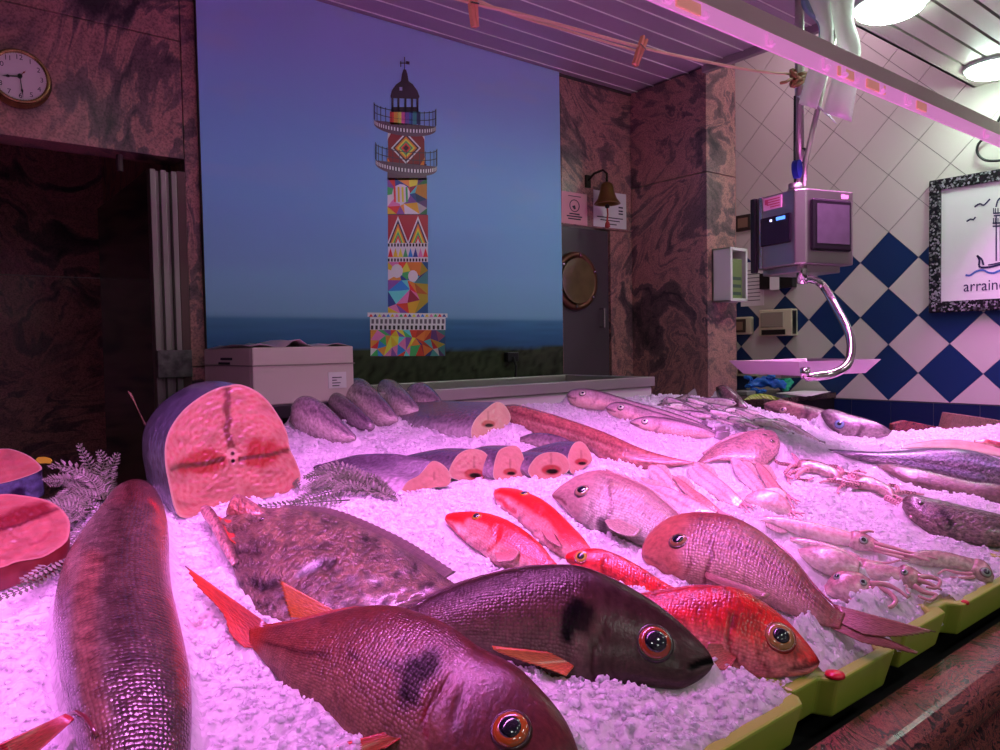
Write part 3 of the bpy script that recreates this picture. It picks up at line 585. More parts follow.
for (a, c, lab) in [((471.5, -9), (475, 27), 'wooden clothes peg on the cord, in front of the poster top'), ((644.5, 38), (635, 65), 'wooden clothes peg on the cord, in front of the ceiling slats')]:
    A, B = hp_(*a, 1.295), hp_(*c, 1.295); t = thing('clothes_peg', lab, 'peg', B, 'pegs on the cord'); d = nrm(B-A); s_ = nrm(np.cross(d, [0, 1., 0])); Lg = np.linalg.norm(B-A)
    for sg_ in (-1, 1):
        b = MB(); P = [A+s_*sg_*.010, A+s_*sg_*.004, A+d*Lg*.33+s_*sg_*.0005, B+s_*sg_*.001, B+s_*sg_*.007, A+d*Lg*.5+s_*sg_*.009]
        b.prism([p-np.array([0, .006, 0]) for p in P], (0, .012, 0)); b.build('jaw', plain('peg_wood', lin((226, 150, 120)), .6), t)
    b = MB(); q = A+d*Lg*.36; b.tube([q+s_*.011-np.array([0, .007, 0]), q-s_*.011-np.array([0, .007, 0])], .002, 6); b.build('spring', chrome, t)
# stack of paper bags hung on the rod
pb = thing('bag_bundle', 'bundle of white wrapping sheets hung on the slanted rod behind the rail', 'paper', hp_(830, 115, 1.2))
def sheet(name, L_, R_, Y0, Y1, mat):
    n = 26; l, r = smooth_poly(L_, n), smooth_poly(R_, n); m_ = 8; V = []
    for i in range(n):
        for j in range(m_):
            u = j/(m_-1); p = l[i]*(1-u)+r[i]*u; V.append(hp_(p[0], p[1], Y0+(Y1-Y0)*u-.02*math.sin(u*PI)+.012*math.sin(i*.45)))
    V = np.array(V); o = grid_mesh(name, V, n, m_, mat, pb, wrap=False); s = o.modifiers.new('th', 'SOLIDIFY'); s.thickness = .002
bagw = plain('bag_white', lin((244, 244, 240)), .7, spec=.2, transl=.45); bagb = plain('bag_blue', lin((120, 150, 176)), .55)
sheet('front_sheet', [(829, -14), (833, 20), (838, 50), (833, 75), (823, 112)], [(856, -14), (853, 18), (860, 45), (858, 75), (851, 122)], 1.19, 1.17, bagw)
sheet('side_sheet', [(806, -14), (806, 8), (820, 24), (818, 50), (808, 72), (799, 104)], [(833, -14), (833, 20), (833, 42), (830, 66), (822, 90), (816, 109)], 1.23, 1.20, bagw)
sheet('rear_sheet', [(801, -14), (803, 8), (818, 24), (819, 40)], [(809, -14), (813, 10), (823, 24), (822, 44)], 1.25, 1.24, bagb)
sheet('under_sheet', [(797, 96), (806, 96), (820, 108)], [(812, 106), (826, 112), (836, 124)], 1.26, 1.25, plain('bag_lilac', lin((200, 185, 205)), .6))
ssteel = plain('scale_steel', lin((186, 180, 176)), .34, 1.)
# ------------------------------------------------------------------ hanging scale
ph = math.radians(-15.); ex, ey, ez = np.array([math.cos(ph), math.sin(ph), 0]), np.array([-math.sin(ph), math.cos(ph), 0]), np.array([0, 0, 1.])
c0 = hp_(800.5, 225, 1.19)        # near corner, mid height
zt_, zb_ = hp_(799, 187, 1.19)[2], hp_(799, 263, 1.19)[2]; c0[2] = 0
W_, D_ = .215, .21
def sc(u, v, z): return c0+ex*u+ey*v+ez*z
scl_ = thing('hanging_scale', 'stainless steel hanging scale with two screens and a swinging tray', 'scale', sc(.1, .1, zb_))
ch = .024
plan = [(ch, 0), (W_, 0), (W_+.012, .012), (W_+.012, D_), (0, D_), (0, ch)]
b = MB(); b.prism([sc(u, v, zb_) for u, v in plan], (0, 0, zt_-zb_)); b.build('body', ssteel, scl_, bevel=.004)
b = MB(); b.prism([sc(ch+.02, .03, zb_-.022), sc(W_-.02, .03, zb_-.022), sc(W_-.02, D_-.02, zb_-.022), sc(.03, D_-.02, zb_-.022), sc(.03, ch+.02, zb_-.022)], (0, 0, .022)); b.build('base_pan', ssteel, scl_, bevel=.003)
b = MB(); b.box((0, 0, 0), (1, 1, 1), fr=lambda p: sc(-.012+.016*p[0], D_-.03+.02*p[1], zb_-.012+(zt_-zb_+.012)*p[2])); b.build('back_cover', black_pl, scl_, bevel=.003)
b = MB(); b.box((0, 0, 0), (1, 1, 1), fr=lambda p: sc(-.004+.006*p[0], D_-.055+.012*p[1], zb_+(zt_-zb_)*p[2])); b.build('edge_strip', chrome, scl_)
zr = lambda f: zb_+(zt_-zb_)*f
b = MB(); b.box((0, 0, 0), (1, 1, 1), fr=lambda p: sc(-.007+.008*p[0], ch+.012+(D_-.085)*p[1], zr(.30+.40*p[2]))); sidep = b.build('side_panel', plain('scale_black', lin((30, 22, 34)), .2), scl_, bevel=.004)
b = MB(); b.box((0, 0, 0), (1, 1, 1), fr=lambda p: sc(-.0085+.002*p[0], ch+.03+.036*p[1], zr(.625+.045*p[2]))); b.build('blue_display', plain('blue_lcd', lin((40, 80, 200)), .3, emit=(.1, .3, 1.), estr=1.4), sidep)
b = MB(); b.box((0, 0, 0), (1, 1, 1), fr=lambda p: sc(-.0085+.002*p[0], ch+.085+.008*p[1], zr(.625+.03*p[2]))); b.build('indicator', plain('white_led', lin((210, 220, 255)), .3, emit=(.6, .7, 1.), estr=1.5), sidep)
b = MB(); b.box((0, 0, 0), (1, 1, 1), fr=lambda p: sc(-.003+.004*p[0], ch+.05+.075*p[1], zr(.80+.17*p[2]))); st = b.build('sticker', plain('sticker_pink', lin((232, 190, 205)), .5), scl_)
b = MB()
for q in range(4): b.box((0, 0, 0), (1, 1, 1), fr=lambda p: sc(-.0036+.001*p[0], ch+.056+(.055 if q else .04)*p[1], zr(.825+q*.034+.016*p[2])))
b.box((0, 0, 0), (1, 1, 1), fr=lambda p: sc(-.0036+.001*p[0], ch+.105+.014*p[1], zr(.875+.07*p[2]))); b.build('sticker_print', plain('red_print', lin((200, 80, 110)), .5), st)
b = MB(); b.box((0, 0, 0), (1, 1, 1), fr=lambda p: sc(ch+.014+(W_-ch-.03)*p[0], -.012+.014*p[1], zr(.17+.70*p[2]))); bez = b.build('screen_bezel', black_pl, scl_, bevel=.008)
b = MB(); b.box((0, 0, 0), (1, 1, 1), fr=lambda p: sc(ch+.030+(W_-ch-.058)*p[0], -.0128+.002*p[1], zr(.27+.53*p[2]))); b.build('screen', plain('grey_screen', lin((84, 92, 86)), .4, mottle=.25, bscale=30), bez)
b = MB(); b.box((0, 0, 0), (1, 1, 1), fr=lambda p: sc(W_-.05+.03*p[0], -.001+.002*p[1], zr(.895+.06*p[2]))); b.build('small_sticker', plain('sticker_pink', lin((232, 190, 205)), .5), scl_)
b = MB(); b.tube([sc(.055, .075, zt_-.002), sc(.055, .075, zt_+.03)], .02, 14); b.build('collar', ssteel, scl_, smooth=True)
# arm and tray
TD = 1.24
hub = hp_(802, 274, 1.22)
arm = smooth_poly([hub+np.array([0, 0, -.012]), hp_(812, 279.5, 1.215), hp_(823, 286, 1.21), hp_(838, 311, 1.14), hp_(849, 333, 1.08), hp_(851, 352, 1.05), hp_(846, 366, 1.04), hp_(832, 374, 1.05), hp_(814, 376.5, 1.08), hp_(806, 377, 1.1)], 46)
b = MB(); b.tube(arm, .0125, 12); b.build('arm', chrome, scl_, smooth=True)
b = MB(); b.tube([hub+np.array([0, 0, .05]), hub+np.array([0, 0, -.03])], .016, 14); b.build('swivel', chrome, scl_, smooth=True)
tz = hp_(800, 360, 1.22)[2]; tc_ = hp_(803, 360, 1.22); tc_[2] = 0
hwx, hwy = .165, .145; tb = .042
def tp(u, v, z): return tc_+ex*u+ey*v+ez*z
b = MB(); R1 = [(-hwx, -hwy), (hwx, -hwy), (hwx, hwy), (-hwx, hwy)]; k_ = .80
out_t = [tp(u, v, tz) for u, v in R1]; out_b = [tp(u*k_, v*k_, tz-tb) for u, v in R1]; in_t = [tp(u*.99, v*.99, tz) for u, v in R1]; in_b = [tp(u*k_*.99, v*k_*.99, tz-tb+.003) for u, v in R1]
b.add(out_t+out_b+in_t+in_b, [(4, 5, 6, 7), (15, 14, 13, 12)]+[(i, (i+1) % 4, 4+(i+1) % 4, 4+i) for i in range(4)]+[(8+i, 12+i, 12+(i+1) % 4, 8+(i+1) % 4) for i in range(4)]+[(i, 8+i, 8+(i+1) % 4, (i+1) % 4) for i in range(4)])
b.build('tray', ssteel, scl_, bevel=.003)
b = MB(); b.tube([hp_(806, 378, 1.1), hp_(805, 368, 1.1)], .014, 12); b.build('arm_stud', chrome, scl_, smooth=True); b = MB(); b.box((0, 0, 0), (1, 1, 1), fr=lambda p: tp(-.10+.2*p[0], -.012+.024*p[1], tz-tb-.012+.012*p[2])); b.build('tray_clamp', chrome, scl_)
# ------------------------------------------------------------------ ceiling lamps
lamp_e = plain('lamp_glow', (1, 1, 1), .4, emit=(.72, 1., .82), estr=30.)
rim_m = plain('lamp_rim', lin((190, 200, 195)), .3)
for i, (x, y, lab) in enumerate([(on_plane(890, 2, 2, 2.6)[0], on_plane(890, 2, 2, 2.6)[1], 'round ceiling lamp nearer the hanging scale'), (on_plane(996, 64, 2, 2.6)[0], on_plane(996, 64, 2, 2.6)[1], 'round ceiling lamp above the framed sign')]):
    t = thing('ceiling_lamp', lab, 'lamp', (x, y, 2.6), 'round lamps in the white ceiling')
    b = MB(); b.lathe([(.122, 0), (.122, -.012), (.112, -.016), (.105, -.008)], (x, y, 2.6), (0, 0, 1), k=36); b.build('rim', rim_m, t, smooth=True)
    b = MB(); b.lathe([(.104, -.004), (.104, -.03), (.085, -.042), (.002, -.046)], (x, y, 2.6), (0, 0, 1), k=36); b.build('diffuser', lamp_e, t, smooth=True)
# ------------------------------------------------------------------ behind the stall
fy = 1.985; zt2 = 1.317; fx1 = on_plane(655, 380, 1, fy)[0]
fz = thing('chest_freezer', 'white chest counter with a steel rim in front of the grey door', 'freezer', (1.8, 2.2, 0))
b = MB(); b.box((1.12, fy+.012, .02), (fx1-.006, 2.5, zt2-.04)); b.build('body', white_pl, fz, bevel=.006)
b = MB(); 
for lo, hi in [((1.10, fy, zt2-.038), (fx1, fy+.05, zt2)), ((1.10, 2.46, zt2-.038), (fx1, 2.51, zt2)), ((1.10, fy+.05, zt2-.038), (1.15, 2.46, zt2)), ((fx1-.05, fy+.05, zt2-.038), (fx1, 2.46, zt2))]: b.box(lo, hi)
b.build('rim', steel, fz, bevel=.002)
b = MB(); b.box((1.15, fy+.05, zt2-.034), (fx1-.05, 2.46, zt2-.028)); b.build('lid', plain('dark_glass', lin((30, 26, 30)), .15), fz)
tb_ = thing('side_table', 'dark side table carrying the white foam box', 'table', (.8, 2.25, 0))
b = MB(); b.box((.70, 1.99, 1.262), (1.09, 2.56, 1.300)); b.build('top', plain('dark_table', lin((46, 42, 46)), .35), tb_, bevel=.003)
for x in (.72, 1.03):
    for y in (2.02, 2.50): b = MB(); b.box((x, y, 0), (x+.035, y+.035, 1.262)); b.build('leg', dark_pl, tb_)
bx0, bx1 = on_plane(253, 380, 1, 2.0)[0], on_plane(354, 380, 1, 2.0)[0]; bzt = on_plane(354, 346, 1, 2.0)[2]; byb = 2.0+.42
fb = thing('foam_box', 'white foam fish box with a paper label in front of the poster', 'box', ((bx0+bx1)/2, 2.2, 1.3))
foam = plain('foam', lin((214, 200, 190)), .7, bump=.08, bscale=400)
zk = 1.30
b = MB(); th_ = .018
b.box((bx0, 2.0, zk), (bx1, 2.0+th_, bzt)); b.box((bx0, byb-th_, zk), (bx1, byb, bzt)); b.box((bx0, 2.0+th_, zk), (bx0+th_, byb-th_, bzt)); b.box((bx1-th_, 2.0+th_, zk), (bx1, byb-th_, bzt)); b.box((bx0+th_, 2.0+th_, zk), (bx1-th_, byb-th_, zk+.02))
b.build('tub', foam, fb, bevel=.004)
b = MB(); b.box((bx0-.003, 1.997, bzt-.052), (bx1+.003, 1.9995, bzt-.049)); b.box((bx0-.003, 1.997, bzt-.052), (bx0-.0005, byb, bzt-.049)); b.build('lid_seam', plain('seam_grey', lin((150, 136, 130)), .7), fb)
b = MB(); n = 14
Vv = np.array([[bx0+(bx1-bx0)*(i/(n-1))*1.01, 2.0+th_*.5+(byb-2.0-.02)*j/5, bzt+.004+.006*math.sin(i*1.3+j)+(.012 if (i in (5, 6)) else 0)] for i in range(n) for j in range(6)])
o = grid_mesh('liner', Vv, n, 6, plain('liner_film', lin((190, 160, 175)), .3), fb, wrap=False); s_ = o.modifiers.new('th', 'SOLIDIFY'); s_.thickness = .002
lx0, lx1 = on_plane(328, 380, 1, 2.0)[0], on_plane(346, 380, 1, 2.0)[0]; lz0, lz1 = on_plane(337, 388, 1, 2.0)[2], on_plane(337, 372, 1, 2.0)[2]
b = MB(); b.box((lx0, 1.9975, lz0), (lx1, 1.9995, lz1)); lb = b.build('label', paper, fb)
b = MB()
for q in range(4): b.box((lx0+.012, 1.9968, lz0+.006+q*.008), (lx0+.012+(.022, .026, .014, .03)[q], 1.9975, lz0+.0085+q*.008))
b.build('label_print', ink, lb)
b = MB(); b.box((bx0-.0012, 2.16, bzt-.035), (bx0-.0003, 2.26, bzt-.028)); b.box((bx0-.0012, 2.18, bzt-.048), (bx0-.0003, 2.28, bzt-.041)); b.build('side_print', ink, fb)
# shelf with gloves, papers and pens
zsh = 1.175
sh = MB(); sh.box((3.19, 1.99, zsh-.03), (WX-.006, 2.595, zsh)); shf = sh.build('wall_shelf', granite('shelf_granite', lin((92, 72, 66)), lin((52, 40, 40)), lin((24, 20, 22)), 3., .25), bevel=.004); tag(shf, 'dark stone shelf under the tray holding gloves and papers', 'shelf')
b = MB(); b.box((3.20, 2.0, 0), (WX-.01, 2.59, zsh-.03)); tag(b.build('base_cabinet', plain('cabinet_black', lin((18, 16, 20)), .5)), 'black cabinet in shadow below the stone shelf', 'cabinet')
def shp(px, py, dz=0): return on_plane(px, py, 2, zsh+dz)
c = shp(729, 397); c = np.array([3.27, 2.07, zsh]) if c[0] < 3.2 else c
pcu = thing('pen_cup', 'wire pen cup standing by the granite column', 'cup', c)
b = MB(); b.lathe([(.026, 0), (.03, .001), (.034, .085), (.032, .085), (.028, .004), (.001, .004)], c, (0, 0, 1), k=24); b.build('cup', plain('mesh_metal', lin((84, 80, 78)), .4, .8), pcu, smooth=True)
for i, (a, cl_) in enumerate([(-.7, (200, 200, 205)), (-.3, (60, 90, 160)), (.1, (225, 225, 220)), (.5, (190, 50, 60)), (.9, (80, 80, 90))]):
    b = MB(); bot_ = c+np.array([.012*math.cos(i*2), .012*math.sin(i*2), .006]); b.tube([bot_, bot_+np.array([a*.03, -.01+.008*i, .125+.006*(i % 3)])], .004, 8); b.build('pen', plain('pen%d' % i, lin(cl_), .35), pcu)
def blob(name, P, r, mat, parent, seed, flat=.5):
    P = smooth_poly(P, 24); rs = [r*(.55+.45*math.sin(PI*(i+1)/25)) for i in range(24)]; k = 16; V = []
    for i, p in enumerate(P):
        d = nrm(P[min(i+1, 23)]-P[max(i-1, 0)]); a = nrm(np.cross(d, [0, 0, 1.])); bb = np.cross(a, d)
        for j in range(k):
            t = PI2*j/k; q = rs[i]*(1+.28*math.sin(3*t+i*.7+seed)+.15*math.sin(5*t-i*.9)); V.append(p+a*math.cos(t)*q+bb*math.sin(t)*q*flat)
    return grid_mesh(name, np.array(V), 24, k, mat, parent)
bg = plain('blue_nitrile', lin((30, 100, 200)), .4); gg = plain('green_cloth', lin((40, 170, 130)), .7)
G0 = lambda px, py, d: at_depth(px, py, d)
dsh = depth(on_plane(768, 388, 0, 3.60))
gl = thing('rubber_gloves', 'crumpled blue rubber gloves lying on the stone shelf', 'gloves', G0(766, 392, dsh))
blob('palm', [G0(750, 385, dsh), G0(762, 382, dsh), G0(776, 383, dsh), G0(785, 386, dsh)], .034, bg, gl, 1, .75)
for i, (a, c_) in enumerate([((752, 380), (744, 377)), ((753, 386), (745, 387)), ((758, 390), (749, 392)), ((766, 391), (757, 393.5)), ((766, 378), (778, 377))]):
    blob('finger', [G0(*a, dsh-.02), G0((a[0]+c_[0])/2, (a[1]+c_[1])/2-1, dsh-.03), G0(*c_, dsh-.02)], .0115, bg, gl, i+2, .9)
gc = thing('green_cloth', 'green cloth bunched behind the blue gloves', 'cloth', G0(783, 390, dsh+.05)); blob('fold', [G0(768, 376, dsh+.06), G0(778, 377, dsh+.06), G0(787, 380, dsh+.05), G0(788, 387, dsh+.04)], .03, gg, gc, 5, .9); blob('corner', [G0(782, 378, dsh+.05), G0(786, 385, dsh+.03), G0(785, 391, dsh+.02)], .022, gg, gc, 8, .6)
P = [shp(776, 393.5), shp(800, 391.5), shp(826, 392.5), shp(806, 397)]
for i, (o_, lab) in enumerate([(0, 'white paper lying on the stone shelf, under another sheet'), (.003, 'white paper on top of the sheets on the stone shelf')]):
    b = MB(); b.prism([p+np.array([.01*i, -.02*i, .0015+o_]) for p in P], (0, 0, .0015)); tag(b.build('paper_sheet', paper), lab, 'paper', 'papers on the shelf')
b = MB(); q = shp(742, 395); b.box((q[0]-.03, q[1]-.05, zsh), (q[0]+.05, q[1]+.03, zsh+.022)); tag(b.build('soap_dish', plain('grey_dish', lin((140, 136, 138)), .4), bevel=.004), 'small grey dish on the shelf beside the pen cup', 'dish')
# ------------------------------------------------------------------ counter and trays
ct = thing('display_counter', 'red granite fronted fish counter with a polished rounded edge', 'counter', (1.4, .46, 0))
b = MB(); prof = [(.470, .80), (.400, .80)]
zc = .950; 
for t in np.linspace(-PI/2, PI/2, 14): prof.append((.418-.030*math.cos(t), zc-.032+.032*math.sin(t)))
prof += [(.470, zc), (.475, zc-.01), (.475, .80)]
b.prism([(-1.2, y, z) for y, z in prof], (4.7, 0, 0)); b.build('rounded_edge', g_edge, ct, smooth=False)
b = MB(); b.box((-1.2, .425, .0), (3.5, .47, .80)); b.build('front_panel', g_edge, ct, bevel=.002)
b = MB(); b.box((-1.2, .4755, .70), (3.5, 1.95, .905)); b.build('bed', plain('counter_bed', lin((30, 28, 30)), .5), ct)
gt = plain('green_plastic', lin((150, 172, 62)), .38, sss=.15)
zT = 1.002
tr = [('yellow-green plastic tray at the near end, under the spotted breams', .40, .868, [], 0), ('yellow-green plastic tray with a red dot, under the red fish head', .872, 1.122, [(.872, .945)], 0),
      ('yellow-green plastic tray under the pink bream tail', 1.126, 1.30, [], .012), ('yellow-green plastic tray with a red dot, below the squid', 1.304, 1.74, [(1.304, 1.365)], .004), ('yellow-green plastic tray beyond the squid, at the far end of the front row', 1.744, 2.2, [], .004)]
for lab, xa, xb_, notch, dz in tr:
    t = thing('display_tray', lab, 'tray', ((xa+xb_)/2, .7, .93), 'green trays along the counter edge')
    y0 = .470; z1 = zT+dz
    P = [(xa, y0+.03)] if False else []
    if notch: P += [(xa, y0+.034), (notch[0][1]-.012, y0+.034), (notch[0][1], y0+.012)]
    else: P += [(xa+.012, y0+.01), ]
    P += [(xb_-.016, y0+.01), (xb_, y0+.024)]
    back = .95
    outer = P+[(xb_, back), (xa, back)]
    b = MB(); n = len(outer); rim = .020
    cx, cy = (xa+xb_)/2, .7
    inner = [(x+(rim if x < cx else -rim), y+(rim if y < cy else -rim)) for x, y in outer]
    bot = [(x+(.008 if x < cx else -.008), y+(.014 if y < cy else -.01)) for x, y in outer]
    vs = [(x, y, z1) for x, y in outer]+[(x, y, z1) for x, y in inner]+[(x, y, z1-.03) for x, y in inner]+[(x, y, z1-.058) for x, y in bot]
    fs = [(i, (i+1) % n, n+(i+1) % n, n+i) for i in range(n)]+[(n+i, n+(i+1) % n, 2*n+(i+1) % n, 2*n+i) for i in range(n)]+[tuple(range(2*n, 3*n)), tuple(range(3*n, 4*n))[::-1]]+[((i+1) % n, i, 3*n+i, 3*n+(i+1) % n) for i in range(n)]
    b.add(vs, fs); b.build('tray_body', gt, t, bevel=.004)
    b = MB(); b.box((xa+.03, y0+.13, .905), (xb_-.03, back-.04, z1-.0575)); b.build('tray_foot', gt, t)
for px, py, lab in [(835, 674.5, 'red round spot on the green tray by the big red fish mouth'), (965, 602.5, 'small red spot on the green tray below the squid')]:
    p = on_plane(px, py, 2, zT+.003); b = MB(); k = 1. if px < 900 else .5
    b.lathe([(.013*k, -.002), (.012*k, .002), (.006*k, .004), (.001, .0045)], p, (0, 0, 1), k=20); tag(b.build('red_marker', plain('red_marker', lin((206, 24, 50)), .3), smooth=True), lab, 'marker')
# ------------------------------------------------------------------ fish builders
SPLAT = []      # points the ice has to come up to
def pxpl(pts, ctx, off=0.): return np.array([on_plane_n(x, y, ctx['p0']+ctx['n']*off, ctx['n']) for x, y in pts])
def make_plane(A, B, dzA, dzB, lean):
    PA, PB = on_ice(*A, dzA), on_ice(*B, dzB); e = nrm(PB-PA); mid = (PA+PB)/2
    v = lean*nrm(CAM-mid)+(1-lean)*np.array([0, -SL, 1.]); n = nrm(v-e*np.dot(v, e)); return dict(p0=mid, n=n, e=e, PA=PA, PB=PB)
def loft(root, name, top, bot, ctx, wf, mat, paint, n=90, k=44, scl=None, wmax=None, splat=True, bump=None, tilt=0., lens=1.):
    T, Bt = smooth_poly(pxpl(top, ctx), n), smooth_poly(pxpl(bot, ctx), n)
    m, hv = (T+Bt)/2, (T-Bt)/2; hl = np.linalg.norm(hv, axis=1); w = hl*wf
    if wmax: w = np.minimum(w, wmax)
    w = w*(.22+.78*sstep(0, .10, np.linspace(0, 1, n)))
    for _ in range(4): w[1:-1] = (w[:-2]+2*w[1:-1]+w[2:])/4
    a = 2*PI*np.arange(k)/k; ca, sa = np.cos(a), np.sin(a)
    ss = np.sign(sa)*np.abs(sa)**lens
    V = m[:, None]+hv[:, None]*ca[None, :, None]+ctx['n'][None, None]*(w[:, None]*ss[None])[..., None]
    s = np.concatenate([[0], np.cumsum(np.linalg.norm(np.diff(m, axis=0), axis=1))])
    Tm = np.repeat(np.linspace(0, 1, n), k); Vm, Sm = np.tile(ca, n), np.tile(sa, n)
    if bump is not None:
        X, Y = to_px(V.reshape(-1, 3)); d = bump(X, Y, Tm, Vm, Sm); V = V+(d.reshape(n, k)[..., None])*ctx['n'][None, None]
    P = V.reshape(-1, 3); X, Y = to_px(P)
    cols = np.clip(paint(X, Y, Tm, Vm, Sm), .002, .95)
    per = hl.mean()*PI
    uv = np.stack([np.repeat(s, k), np.tile(np.minimum(a, 2*PI-a)/PI*per, n)], 1)
    sm = np.ones(n*k) if scl is None else scl(X, Y, Tm, Vm, Sm)
    o = grid_mesh(name, P, n, k, mat, root, cols, uv, sm)
    fs = [(i*k+j, i*k+(j+1) % k, (i+1)*k+(j+1) % k, (i+1)*k+j) for i in range(n-1) for j in range(k)]
    ctx['bvh'] = BVHTree.FromPolygons([tuple(p) for p in P], fs); ctx['w'] = w
    if splat:
        cs = np.linspace(-.9, .9, 25)
        Q = m[:, None]+hv[:, None]*cs[None, :, None]-ctx['n'][None, None]*(w[:, None]*np.sqrt(1-cs**2)[None]*.45)[..., None]
        SPLAT.append(Q.reshape(-1, 3))
    return o
def hit(px, py, ctx):
    d = ray(px, py); r = ctx['bvh'].ray_cast(Vector(CAM), Vector(nrm(d)))
    if r[0] is None:
        p = on_plane_n(px, py, ctx['p0'], ctx['n']); return p, ctx['n']
    nn = np.array(r[1]); 
    if np.dot(nn, d) > 0: nn = -nn
    return np.array(r[0]), nn
def eye(root, px, py, rpx, ctx, iris=(230, 120, 60), ring=(60, 30, 40), pup=.6, k=1.0, blue=False, ell=1.):
    p, nn = hit(px, py, ctx); nn = nrm(nn*.7+ctx['n']*.5); r = rpx*depth(p)/F*1.04
    b = MB(); b.lathe([(r, -r*.35), (r*.99, r*.06), (r*.86, r*.22), (r*.6, r*.30), (.0005, r*.32)], p, nn, k=28); ey_ = b.build('eye', plain('iris%d_%d_%d' % iris, ob(*iris, k), .12, coat=1.), root, smooth=True)
    b = MB(); q = p+nn*r*.20; b.lathe([(r*pup, 0), (r*pup*.98, r*.10), (r*pup*.7, r*.20), (r*pup*.35, r*.25), (.0005, r*.265)], q, nn, k=24); b.build('pupil', plain('pupil', lin((14, 16, 30)), .06, coat=1.), ey_, smooth=True)
    b = MB(); b.lathe([(r*.97, -r*.3), (r*1.2, -r*.22), (r*1.14, r*.0), (r*1.02, r*.09), (r*.93, r*.03)], p, nn, k=28); b.build('eye_rim', plain('rim%d_%d_%d' % ring, ob(*ring, k), .3, coat=.5), ey_, smooth=True)
fin_m = painted('fin_skin', rough=.35, coat=.35, mottle=.3, mscale=260, sbump=.5, streak=False)
def fin(root, name, base, tip, ctx, o0=0., o1=0., c0=(200, 80, 60), c1=(210, 90, 70), k=1., n=26, m=12, rip=.0012, edge=.0):
    Bp, Tp = np.array(smooth_poly(base, n)), np.array(smooth_poly(tip, n)); V = []; cols = []; C0, C1 = ob(*c0, k), ob(*c1, k)
    for i in range(n):
        for j in range(m):
            u = j/(m-1); q = Bp[i]*(1-u)+Tp[i]*u
            if edge and j == m-1 and i % 2: q = Bp[i]*(edge)+Tp[i]*(1-edge)
            V.append(on_plane_n(q[0], q[1], ctx['p0']+ctx['n']*(o0+(o1-o0)*u+rip*(1 if i % 2 else -1)*u), ctx['n']))
            cols.append((C0*(1-u)+C1*u)*(1.12 if i % 2 else .78))
    V, cols = np.array(V), np.array(cols)
    uv = np.array([[i/n*.05, j/m*.05] for i in range(n) for j in range(m)])
    o = grid_mesh(name, V, n, m, fin_m, root, np.clip(cols, .003, .9), uv, wrap=False); s = o.modifiers.new('th', 'SOLIDIFY'); s.thickness = .0014; s.offset = 0
    return o
def skin(back, side, belly, k=1., v0=-.75, v1=-.05, v2=.15, v3=.8, marks=(), blot=0., bs=9., extra=None, headc=None, th=.8, tailc=None):
    Bk, Sd, Bl = ob(*back, k), ob(*side, k), ob(*belly, k)
    def f(X, Y, T, V, S):
        c = np.tile(Sd, (len(X), 1)); c = mixc(c, Bl, 1-sstep(v0, v1, V)); c = mixc(c, Bk, sstep(v2, v3, V))
        if headc is not None: c = mixc(c, ob(*headc, k), sstep(th-.05, th+.04, T)*.75)
        if blot: c = c*(1+blot*(vnoise(X/bs, Y/bs, 3)-.5)+blot*.7*(vnoise(X/bs*2.3, Y/bs*2.3, 6)-.5))[:, None]
        near = sstep(-.25, .1, S)
        for pts, w, col, a in marks: c = mixc(c, ob(*col, k), line_m(X, Y, pts, w)*near*a)
        if tailc is not None: c = mixc(c, ob(*tailc, k), 1-sstep(.01, .09, T))
        if extra is not None: c = extra(c, X, Y, T, V, S)
        return c
    return f
def groove(lines, depth_):
    """gill-cover and mouth lines pressed into the near side"""
    def f(X, Y, T, V, S):
        d = np.zeros(len(X))
        for pts, w in lines: d -= depth_*np.exp(-(pdist(X, Y, pts)/w)**2)
        return d*sstep(-.05, .25, S)
    return f
def head_mask(t): return lambda X, Y, T, V, S: 1-sstep(t-.04, t+.02, T)*.9
def fish_thing(name, label, cat, A, B, group=None):
    p = (on_ice(*A)+on_ice(*B))/2; return thing(name, label, cat, p, group)
SK = dict(big=painted('scaled_skin_large', rough=.24, coat=.4, spec=.5, scale=.0066, sbump=.65, mottle=.4, mscale=60),
          mid=painted('scaled_skin', rough=.3, coat=.12, spec=.28, scale=.0062, sbump=.55, mottle=.25, mscale=110),
          fine=painted('scaled_skin_fine', rough=.3, coat=.12, spec=.28, scale=.0048, sbump=.4, mottle=.2, mscale=150),
          smooth=painted('smooth_skin', rough=.27, coat=.5, mottle=.35, mscale=110, sbump=.6, bdist=.004),
          rough=painted('rough_skin', rough=.3, coat=.5, mottle=.7, mscale=120, sbump=1., bdist=.007),
          red=painted('red_scaled_skin', rough=.3, coat=.2, spec=.4, scale=.0052, sbump=.4, mottle=.3, mscale=170),
          flesh=painted('cut_flesh', rough=.33, coat=.3, mottle=.05, mscale=160, sbump=.3, sss=.12),
          wet=painted('squid_skin', rough=.2, coat=.8, mottle=.25, mscale=150, sbump=.6, bdist=.004, sss=.15))
